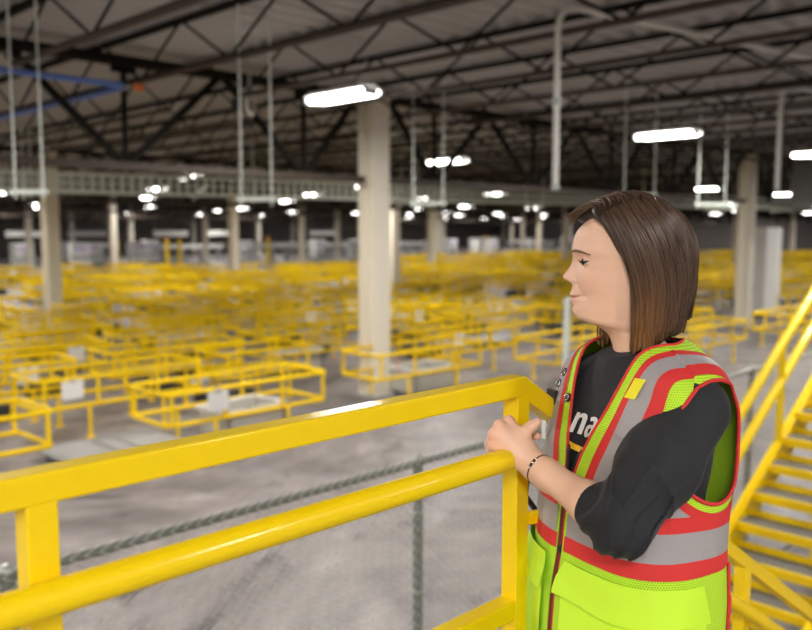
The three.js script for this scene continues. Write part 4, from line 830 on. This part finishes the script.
const hairField = (x, y, z) => {
  const b = hBack(y), f0 = xOf(572), w = hWide(y), c = xOf(636), n = 2.3;
  const rx = x > c ? Math.max(0.004, b - c) : Math.max(0.004, c - Math.max(f0, hFront(y) - 0.05)), d = (Math.abs((x - c) / rx) ** n + Math.abs(z / w) ** n) ** (1 / n) - 1;
  let v = smax(d * Math.min(rx, w), y - yOf(192), 0.012);
  v = smax(v, yOf(348 - 0.35 * (x - xOf(632)) / (xOf(690) - xOf(632)) * 60 + perlin.noise(x * 60, 3, z * 60) * 6) - y, 0.008);
  v = smax(v, (hFront(y) + (z < -0.02 && y < yOf(300) ? -0.055 * smooth(-0.02, -0.06, z) : 0) - x) * 0.9, 0.012);
  return v;
};
{
  const shade = (t) => { const k = rnd(); const base = [0.022, 0.012, 0.007], mid = [0.12, 0.066, 0.040], gold = [0.27, 0.115, 0.032]; return (s) => { const g = smooth(0.45, 1, s) * t; return [0, 1, 2].map((i) => lerp(lerp(base[i], mid[i], k), gold[i], g)); }; };
  const swoop = chainField([[fig(640, 209, 0.02), fig(606, 211, 0.015), 0.023, 0.017], [fig(606, 211, 0.015), fig(588, 214, 0.005), 0.017, 0.011], [fig(588, 214, 0.0), fig(577, 217, -0.012), 0.010, 0.005], [fig(600, 213, -0.03), fig(582, 219, -0.045), 0.015, 0.008], [fig(620, 210, -0.03), fig(600, 213, -0.03), 0.022, 0.016]], 0.03);
  const full = (x, y, z) => smin(hairField(x, y, z), smax(swoop([x, y, z]), -hairField(x, y, z) - 0.03, 0.01), 0.012);
  const g = nets(full, [xOf(560), yOf(362), -0.12], [xOf(706), yOf(184), 0.12], 0.0036);
  const hairMesh = mesh('hair', paint(g, (x, y) => { const t = smooth(yOf(300), yOf(350), y) * smooth(xOf(672), xOf(635), x); return [0, 1, 2].map((i) => lerp([0.032, 0.018, 0.011][i], [0.13, 0.06, 0.022][i], t)); }), P.hair, person);
  // surface height towards her left (z > 0) or right
  const onHair = (x, y, s) => { let lo = 0, hi = 0.12; if (full(x, y, 0) > 0) return null; for (let k = 0; k < 22; k++) { const m = (lo + hi) / 2; full(x, y, s * m) < 0 ? lo = m : hi = m; } return lo; };
  const locks = [], cols = [];
  const lock = (pts, r, cf, sides = 5) => { const gg = sweep(new THREE.CatmullRomCurve3(pts).getPoints(18), (t) => r * (0.35 + 0.65 * Math.sin(Math.PI * clamp(0.15 + t * 0.8, 0, 1))), sides); const n = gg.attributes.position.count, c = new Float32Array(n * 3); for (let i = 0; i < n; i++) c.set(cf(clamp(Math.floor(i / (sides + 1)) / 18, 0, 1)), 3 * i); gg.setAttribute('color', new THREE.BufferAttribute(c, 3)); locks.push(gg); };
  for (const s of [1, -1]) for (let i = 0; i < (s > 0 ? 560 : 130); i++) {
    const q = rnd(), ra = lerp(604, 662, q) + rr(-3, 3), rb = lerp(214, 199, Math.sin(q * 2.0)) + rr(-1, 4);
    const ea = lerp(633.5, 690, q ** 0.9) + rr(-3, 3), eb = lerp(350, 322, q) + rr(-9, 5) - (q > 0.85 ? 8 : 0);
    const m1a = lerp(ra, ea, 0.34 + 0.1 * (1 - q)) + lerp(4, 16, q), m1b = lerp(rb, eb, 0.26), m2a = ea + lerp(1.5, 6, q), m2b = lerp(rb, eb, 0.6);
    const cur = new THREE.CatmullRomCurve3([V(ra, rb, 0), V(m1a, m1b, 0), V(m2a, m2b, 0), V(ea, eb, 0)]).getPoints(12), pts = [], lift = rr(0, 0.0022);
    let last = null;
    for (const c of cur) { const p0 = fig(c.x, c.y, s * 0.06), z = onHair(p0.x, p0.y, s); if (z !== null) last = z + lift; if (last !== null) { const zz = s * last, p = fig(c.x, c.y, s > 0 ? zz : zz); pts.push(p); } }
    if (pts.length > 5) lock(pts, rr(0.0008, 0.0026), shade(smooth(0.75, 0.05, q) * rr(0.3, 1.1)));
  }
  // front sweep over the forehead
  for (let i = 0; i < 190; i++) {
    const q = rnd(), z0 = rr(0.02, 0.05), z1 = rr(-0.04, 0.03), e = rr(0, 1);
    const pts = [fig(lerp(612, 645, q), lerp(212, 199, q), z0), fig(lerp(603, 622, q), lerp(206, 197, q), z0 * 0.6 + rr(-0.01, 0.01)), fig(lerp(590, 604, q), lerp(206, 199, q) + rr(-1, 2), lerp(z0, z1, 0.5)), fig(lerp(577, 586, q) + rr(-2, 3), lerp(210, 205, q) + rr(-1, 5), z1), fig(lerp(566, 575, e), lerp(216, 223, e), z1 - 0.008)];
    lock(pts, rr(0.0009, 0.0022), shade(0.12));
  }
  // hair swept from the parting over the crown
  const onTop = (x, z) => { let lo = yOf(230), hi = yOf(182); for (let k = 0; k < 22; k++) { const m = (lo + hi) / 2; full(x, m, z) < 0 ? lo = m : hi = m; } return lo; };
  for (let i = 0; i < 170; i++) {
    const xa = rr(xOf(600), xOf(672)), z0 = rr(0.030, 0.058), pts = [], lift = rr(0.0002, 0.0018), sw = rr(0.015, 0.04);
    for (let k = 0; k <= 8; k++) { const t = k / 8, x = xa - sw * Math.sin(t * 1.5), z = lerp(z0, -0.045, t); pts.push(V(x, onTop(x, z) + lift, z)); }
    lock(pts, rr(0.0009, 0.0024), shade(0.1));
  }
  for (let i = 0; i < 22; i++) { const a = rr(640, 690), b = rr(215, 300); lock([fig(a - 8, b - 25, 0.085), fig(a, b, 0.098), fig(a + rr(-4, 6), b + 30, 0.099), fig(a + rr(-8, 8), b + rr(45, 60), 0.094)], 0.0004, shade(0.2)); }
  // back of the head locks
  for (let i = 0; i < 160; i++) {
    const a = rr(-1.2, 1.3), pts = [];
    for (let k = 0; k <= 10; k++) { const y = lerp(yOf(200), yOf(332 - 8 * Math.abs(a)), k / 10), th = a * lerp(0.6, 1, k / 10), c = xOf(636), w = hWide(y), b = hBack(y) - c; const kx = Math.cos(th), kz = Math.sin(th), rad = 1 / (Math.abs(kx / b) ** 2.3 + Math.abs(kz / w) ** 2.3) ** (1 / 2.3); pts.push(V(c + kx * (rad + 0.0006), y, kz * (rad + 0.0006))); }
    lock(pts, rr(0.0012, 0.003), shade(0.2));
  }
  // loose strands beyond the jaw on her right side
  for (let i = 0; i < 26; i++) { const a = rr(597, 613); lock([fig(a + 8, 300, -0.055), fig(a + 3, 318, -0.05), fig(a, 330, -0.045), fig(a + rr(-1, 2), 343 + rr(-8, 5), -0.04)], rr(0.001, 0.0022), shade(0.8)); }
  mesh('locks', mergeGeometries(locks.map((l) => l.toNonIndexed())), P.hair, hairMesh).userData.kind = 'stuff';
}
// ---- safety vest: a loose shell over the torso, cut into its sewn panels ----
{
  const vHW = table([[0.76, 0.212], [0.86, 0.207], [0.95, 0.198], [1.03, 0.190], [1.12, 0.188], [1.2, 0.188], [1.28, 0.178], [1.34, 0.15]]);
  const vHD = table([[0.76, 0.170], [0.86, 0.164], [0.95, 0.155], [1.03, 0.146], [1.12, 0.130], [1.18, 0.112], [1.24, 0.090], [1.30, 0.068], [1.34, 0.06]]), vBD = table([[0.76, 0.135], [0.86, 0.13], [0.95, 0.125], [1.03, 0.136], [1.12, 0.162], [1.2, 0.160], [1.28, 0.120], [1.34, 0.09]]);
  const vField = (x, y, z) => {
    const [f, l] = tf(x, z);
    let d = crossField(f - 0.004, l, vHW(y), f > 0.004 ? vHD(y) : vBD(y), f > 0.004 ? 2.6 : 2.3);
    d = smax(d, (y - shoulderY(l, 0.006)) * 0.92, 0.045);
    const low = smooth(1.06, 0.86, y);
    d += low * 0.006 * Math.sin(Math.atan2(l, f) * 5 + y * 6) + 0.0028 * perlin.noise(x * 17, y * 11, z * 17);
    return d;
  };
  const shell = nets(vField, [-0.27, 0.68, -0.27], [0.29, 1.36, 0.27], 0.0052);
  const soup = (off = 0) => { const p = shell.attributes.position, n = shell.attributes.normal, out = [], ix = shell.index.array; for (let i = 0; i < ix.length; i += 3) { const t = []; for (let k = 0; k < 3; k++) { const v = ix[i + k]; t.push([p.getX(v), p.getY(v), p.getZ(v), n.getX(v), n.getY(v), n.getZ(v)]); } out.push(t); } return out; };
  const BASE = soup();
  function clip(tris, fn, edges) {            // keep fn >= 0, cutting triangles on the line
    const out = [];
    for (const t of tris) {
      const v = t.map((q) => { const [f, l] = tf(q[0], q[2]); return fn(f, l, q[1]); });
      if (v[0] >= 0 && v[1] >= 0 && v[2] >= 0) { out.push(t); continue; }
      if (v[0] < 0 && v[1] < 0 && v[2] < 0) continue;
      const poly = [], cut = [];
      for (let i = 0; i < 3; i++) {
        const j = (i + 1) % 3; if (v[i] >= 0) poly.push(t[i]);
        if ((v[i] >= 0) !== (v[j] >= 0)) { const s = v[i] / (v[i] - v[j]), q = t[i].map((c, k) => c + (t[j][k] - c) * s); poly.push(q); cut.push(q); }
      }
      for (let i = 1; i + 1 < poly.length; i++) out.push([poly[0], poly[i], poly[i + 1]]);
      if (edges && cut.length === 2) edges.push(cut);
    }
    return out;
  }
  const build = (tris, offset) => {
    const pos = [], nor = [], uv = [];
    for (const t of tris) for (const q of t) { const off = typeof offset === 'function' ? offset(q[1]) : offset; pos.push(q[0] + q[3] * off, q[1] + q[4] * off, q[2] + q[5] * off); nor.push(q[3], q[4], q[5]); const [f, l] = tf(q[0], q[2]); uv.push(Math.atan2(l, f) * 0.17, q[1]); }
    const g = new THREE.BufferGeometry(); g.setAttribute('position', new THREE.Float32BufferAttribute(pos, 3)); g.setAttribute('normal', new THREE.Float32BufferAttribute(nor, 3)); g.setAttribute('uv', new THREE.Float32BufferAttribute(uv, 2));
    return g;
  };
  function chains(edges, off) {               // join cut segments into lines
    const key = (q) => q.slice(0, 3).map((c) => Math.round(c * 2e4)).join(), map = new Map();
    for (const e of edges) for (const q of e) { const k = key(q); (map.get(k) ?? map.set(k, []).get(k)).push(e); }
    const used = new Set(), lines = [];
    const walk = (e, from) => { const pts = [from]; let cur = e, tip = from; while (cur && !used.has(cur)) { used.add(cur); tip = key(cur[0]) === key(tip) ? cur[1] : cur[0]; pts.push(tip); cur = map.get(key(tip)).find((c) => !used.has(c)); } return pts; };
    const ends = [...map.values()].filter((l) => l.length === 1).map((l) => l[0]);
    for (const e of [...ends, ...edges]) if (!used.has(e)) { const q = map.get(key(e[0])).length === 1 ? e[0] : map.get(key(e[1])).length === 1 ? e[1] : e[0]; lines.push(walk(e, q)); }
    return lines.filter((l) => l.length > 8).map((l) => { const p = l.filter((_, i) => i % 3 === 0 || i === l.length - 1).map((q) => V(q[0] + q[3] * off, q[1] + q[4] * off, q[2] + q[5] * off)); for (let k = 0; k < 2; k++) for (let i = 1; i + 1 < p.length; i++) p[i].lerp(p[i - 1].clone().add(p[i + 1]).multiplyScalar(0.5), 0.5); return p; });
  }
  const nY = table([[0.76, 0.003], [1.0, 0.003], [1.07, 0.010], [1.14, 0.030], [1.22, 0.058], [1.29, 0.076], [1.4, 0.08]]);
  const neckline = (f, l, y) => f > 0 ? Math.abs(l) - nY(y) : y > 1.2 ? Math.hypot(f, l) - nY(1.4) : 0.1;
  const arm = (f, l, y) => Math.max((0.12 - Math.abs(l)) * 30, ((f + 0.034) / 0.100) ** 2 + ((y - 1.163) / 0.104) ** 2 - 1);
  const hem = (f, l, y) => y - lerp(0.868, 0.715, smooth(-0.100, -0.068, f));
  const eNeck = [], eArm = [], eHem = [];
  let base = clip(BASE, hem, eHem); base = clip(base, arm, eArm); base = clip(base, neckline, eNeck);
  const vest = new THREE.Group(); vest.name = 'safety_vest'; vest.userData.label = 'lime safety vest with red trim and grey reflective bands'; person.add(vest);
  const part = (name, mat, off, ...fns) => { let t = base; for (const f of fns) t = clip(t, f); return t.length ? mesh(name, build(t, off), mat, vest) : null; };
  mesh('mesh_panel', build(base, 0), P.limeMesh, vest);
  const d = (f, l, y) => f > 0 ? Math.abs(l) - nY(y) : Math.abs(l) - nY(1.4);          // distance from the neck edge
  const B1 = 1.045, B2 = 1.018, B3 = 0.970, B4 = 0.942;                                  // waist bands
  const above = (f, l, y) => y - B1;
  const front = (f) => f - 0.01, back = (f) => 0.01 - f, lft = (f, l) => l, rgt = (f, l) => -l;
  const bs = (f, y) => f > 0 ? lerp(1, 0.66, smooth(1.13, 1.27, y)) : 0.66;                // the bands narrow over the shoulder
  const dd = (f, l, y) => d(f, l, y) / bs(f, y);
  const rim = (f, l, y) => lerp(arm(f, l, y) / 19, 0.172 - Math.abs(l), smooth(1.165, 1.275, y));   // distance from the armhole
  for (const side of [lft, rgt]) {
    part('red_trim', P.red, 0.0014, side, above, (f, l, y) => dd(f, l, y) - 0.030, (f, l, y) => 0.050 - dd(f, l, y));
    part('grey_strip', P.grey, 0.0016, side, above, (f, l, y) => dd(f, l, y) - 0.050, (f, l, y) => rim(f, l, y) - 0.036);
    part('red_trim', P.red, 0.0014, side, above, (f, l, y) => dd(f, l, y) - 0.050, (f, l, y) => rim(f, l, y) - 0.016, (f, l, y) => 0.036 - rim(f, l, y));
  }
  part('red_trim', P.red, 0.0018, (f, l, y) => B1 - y, (f, l, y) => y - B2, (f, l, y) => f > 0 ? Math.abs(l) - 0.02 : 1);
  part('reflective_band', P.grey, 0.0018, (f, l, y) => B2 - y, (f, l, y) => y - B3, (f, l, y) => f > 0 ? Math.abs(l) - 0.014 : 1);
  part('red_trim', P.red, 0.0018, (f, l, y) => B3 - y, (f, l, y) => y - B4, (f, l, y) => f > 0 ? Math.abs(l) - 0.010 : 1);
  // lower pockets with flaps
  const ang = (f, l) => Math.atan2(l, f);
  for (const s of [1, -1]) {
    part('cargo_pocket', P.lime, 0.007, (f, l) => s * ang(f, l) - 0.16, (f, l) => 1.52 - s * ang(f, l), (f, l, y) => 0.915 - y);
    part('pocket_flap', P.lime, (y) => lerp(0.010, 0.020, smooth(0.93, 0.87, y)), (f, l, y) => s * ang(f, l) - 0.10 - (y > 0.9 ? 0.2 : 0) * (y - 0.9) * 10, (f, l) => 1.50 - s * ang(f, l), (f, l, y) => 0.930 - y, (f, l, y) => y - 0.868 - 0.004 * Math.sin(ang(f, l) * 6));
  }
  // chest pocket flaps and tag on her left side
  for (const [l0, l1, y0, y1, o] of [[0.100, 0.140, 1.170, 1.196, (y) => lerp(0.003, 0.011, smooth(1.2, 1.165, y))], [0.094, 0.150, 1.108, 1.134, (y) => lerp(0.003, 0.011, smooth(1.14, 1.1, y))]]) part('chest_pocket_flap', P.grey, o, lft, front, (f, l, y) => l - l0, (f, l, y) => l1 - l, (f, l, y) => y - y0 + (l - l0) * 0.15, (f, l, y) => y1 - y - (l - l0) * 0.12);
  part('pen_tag', P.tag, 0.006, lft, front, (f, l, y) => d(f, l, y) - 0.028, (f, l, y) => 0.050 - d(f, l, y), (f, l, y) => y - 1.232, (f, l, y) => 1.266 - y);
  // piping
  for (const l of chains(eArm, 0.0005)) mesh('piping', sweep(l, 0.0036, 7), P.red, vest);
  for (const l of chains(eNeck, 0.0005)) mesh('piping', sweep(l, 0.0028, 7), P.red, vest);
  for (const l of chains(eHem, 0.0005)) mesh('piping', sweep(l, 0.0036, 7), P.red, vest);
  const eSide = []; clip(clip(clip(base, (f, l, y) => B4 - y), lft), (f, l, y) => f + 0.075, eSide); for (const l of chains(eSide, 0.003)) mesh('piping', sweep(l, 0.0028, 6), P.red, vest);
  // zip teeth down the opening, snaps on the lapels
  const surf = (l, y) => { let a = 0, b = 0.25; for (let k = 0; k < 24; k++) { const m = (a + b) / 2, q = fromT(m, l, y); vField(q.x, y, q.z) < 0 ? a = m : b = m; } return fromT(a, l, y); };
  for (const s of [1, -1]) { const pts = []; for (let y = 0.72; y < 1.13; y += 0.012) pts.push(surf(s * Math.max(0.0015, nY(y) - 0.004), y)); mesh('zip_tape', sweep(pts, 0.0030, 6), P.black, vest); }
  const teeth = []; for (let y = 0.72; y < 1.12; y += 0.0042) for (const s of [1, -1]) { const q = surf(s * Math.max(0.002, nY(y) - 0.006), y); teeth.push(new THREE.BoxGeometry(0.003, 0.0022, 0.006).rotateY(PHI).translate(q.x + FX * 0.002, q.y, q.z + FZ * 0.002)); }
  mesh('zip_teeth', mergeGeometries(teeth), P.black, vest).userData.kind = 'stuff';
  for (const [l, y] of [[-0.066, 1.205], [-0.112, 1.245], [-0.122, 1.222]]) { const q = surf(l, y), g = new THREE.CylinderGeometry(0.0082, 0.009, 0.004, 20); g.applyQuaternion(new THREE.Quaternion().setFromUnitVectors(Y, V(FX, 0.35, FZ).normalize())); const b = mesh('snap_button', g, P.black, vest); b.position.copy(q).add(V(FX * 0.003, 0.001, FZ * 0.003)); const r = mesh('snap_rim', new THREE.TorusGeometry(0.0058, 0.0009, 6, 18).applyQuaternion(new THREE.Quaternion().setFromUnitVectors(V(0, 0, 1), V(FX, 0.35, FZ).normalize())), P.metal, vest); r.position.copy(b.position).add(V(FX * 0.002, 0.0008, FZ * 0.002)); }
  { const q = surf(-0.125, 1.19); mesh('badge', box(-0.004, 0.004, -0.03, 0.02, -0.016, 0.016, 0.002).rotateY(PHI).translate(q.x - 0.004, q.y, q.z), P.black, vest); const r = surf(-0.11, 1.135); mesh('paper_tag', box(-0.001, 0.001, -0.018, 0.018, -0.006, 0.006).rotateY(PHI).translate(r.x - 0.012, r.y, r.z), P.white, vest); const t = surf(-0.15, 1.01); mesh('strap', sweep([t.clone().add(V(-0.005, 0.045, 0)), t.clone().add(V(-0.024, 0.022, 0)), t.clone().add(V(-0.028, -0.02, 0)), t.clone().add(V(-0.006, -0.05, 0))], 0.006, 6), P.black, vest); }
  // print on the shirt
  const font = await new FontLoader().loadAsync('fonts/droid/droid_sans_bold.typeface.json');
  const onShirt = (l, y) => { let a = 0, b = 0.25; for (let k = 0; k < 24; k++) { const m = (a + b) / 2, q = fromT(m, l, y); torsoField(q.x, y, q.z) < 0 ? a = m : b = m; } return fromT(a + 0.006, l, y); };
  const lay = (shapes, l0, y0) => { const g = new THREE.ExtrudeGeometry(shapes, { depth: 0.0012, bevelEnabled: false, curveSegments: 8 }); const p = g.attributes.position; for (let i = 0; i < p.count; i++) { const l = l0 + p.getX(i), y = y0 + p.getY(i), q = onShirt(l, y); p.setXYZ(i, q.x + FX * p.getZ(i), q.y, q.z + FZ * p.getZ(i)); } g.computeVertexNormals(); return g; };
  mesh('shirt_print', lay(font.generateShapes('na', 0.046), -0.038, 1.150), P.white, person);
  const arc = new THREE.Shape(); arc.moveTo(-0.026, 0.0); arc.quadraticCurveTo(0, -0.008, 0.026, 0.0); arc.lineTo(0.026, 0.012); arc.quadraticCurveTo(0, 0.004, -0.026, 0.012); arc.closePath();
  mesh('print_underline', lay([arc], 0.002, 1.122), P.smile, person);
}
// ---- bracelets worn on the wrist ----
{
  const ax = WR.clone().sub(EL).normalize(), q = new THREE.Quaternion().setFromUnitVectors(V(0, 0, 1), ax);
  const b = thing('bracelet', 'thin black cord bracelet with small beads on the wrist of the woman', 'bracelet', person.position.clone(), person.rotation.y);
  const c = EL.clone().lerp(WR, 0.955);
  mesh('cord', new THREE.TorusGeometry(0.0270, 0.0019, 8, 48).applyQuaternion(q).translate(c.x, c.y, c.z), P.black, b);
  const up = V(0.25, 0.3, 1).addScaledVector(ax, -V(0.25, 0.3, 1).dot(ax)).normalize(), sd = ax.clone().cross(up);
  for (let k = -3; k <= 3; k++) { const a = k * 0.105, dd = up.clone().multiplyScalar(Math.cos(a)).addScaledVector(sd, Math.sin(a)); mesh('bead', new THREE.SphereGeometry(0.0030, 10, 8), k % 3 === 0 ? P.metal : P.black, b).position.copy(c).addScaledVector(dd, 0.0280); }
  const c2 = EL.clone().lerp(WR, 0.915), dd = V(-0.55, -0.8, 0.35).addScaledVector(ax, -V(-0.55, -0.8, 0.35).dot(ax)).normalize();
  const e = thing('bracelet', 'fine chain bracelet with one small metal ball on the wrist of the woman', 'bracelet', person.position.clone(), person.rotation.y);
  mesh('chain', new THREE.TorusGeometry(0.0264, 0.0005, 5, 40).applyQuaternion(q).translate(c2.x, c2.y, c2.z), P.metal, e); mesh('ball', new THREE.SphereGeometry(0.003, 12, 10), P.metal, e).position.copy(c2).addScaledVector(dd, 0.0275);
}
renderer.render(scene, camera);
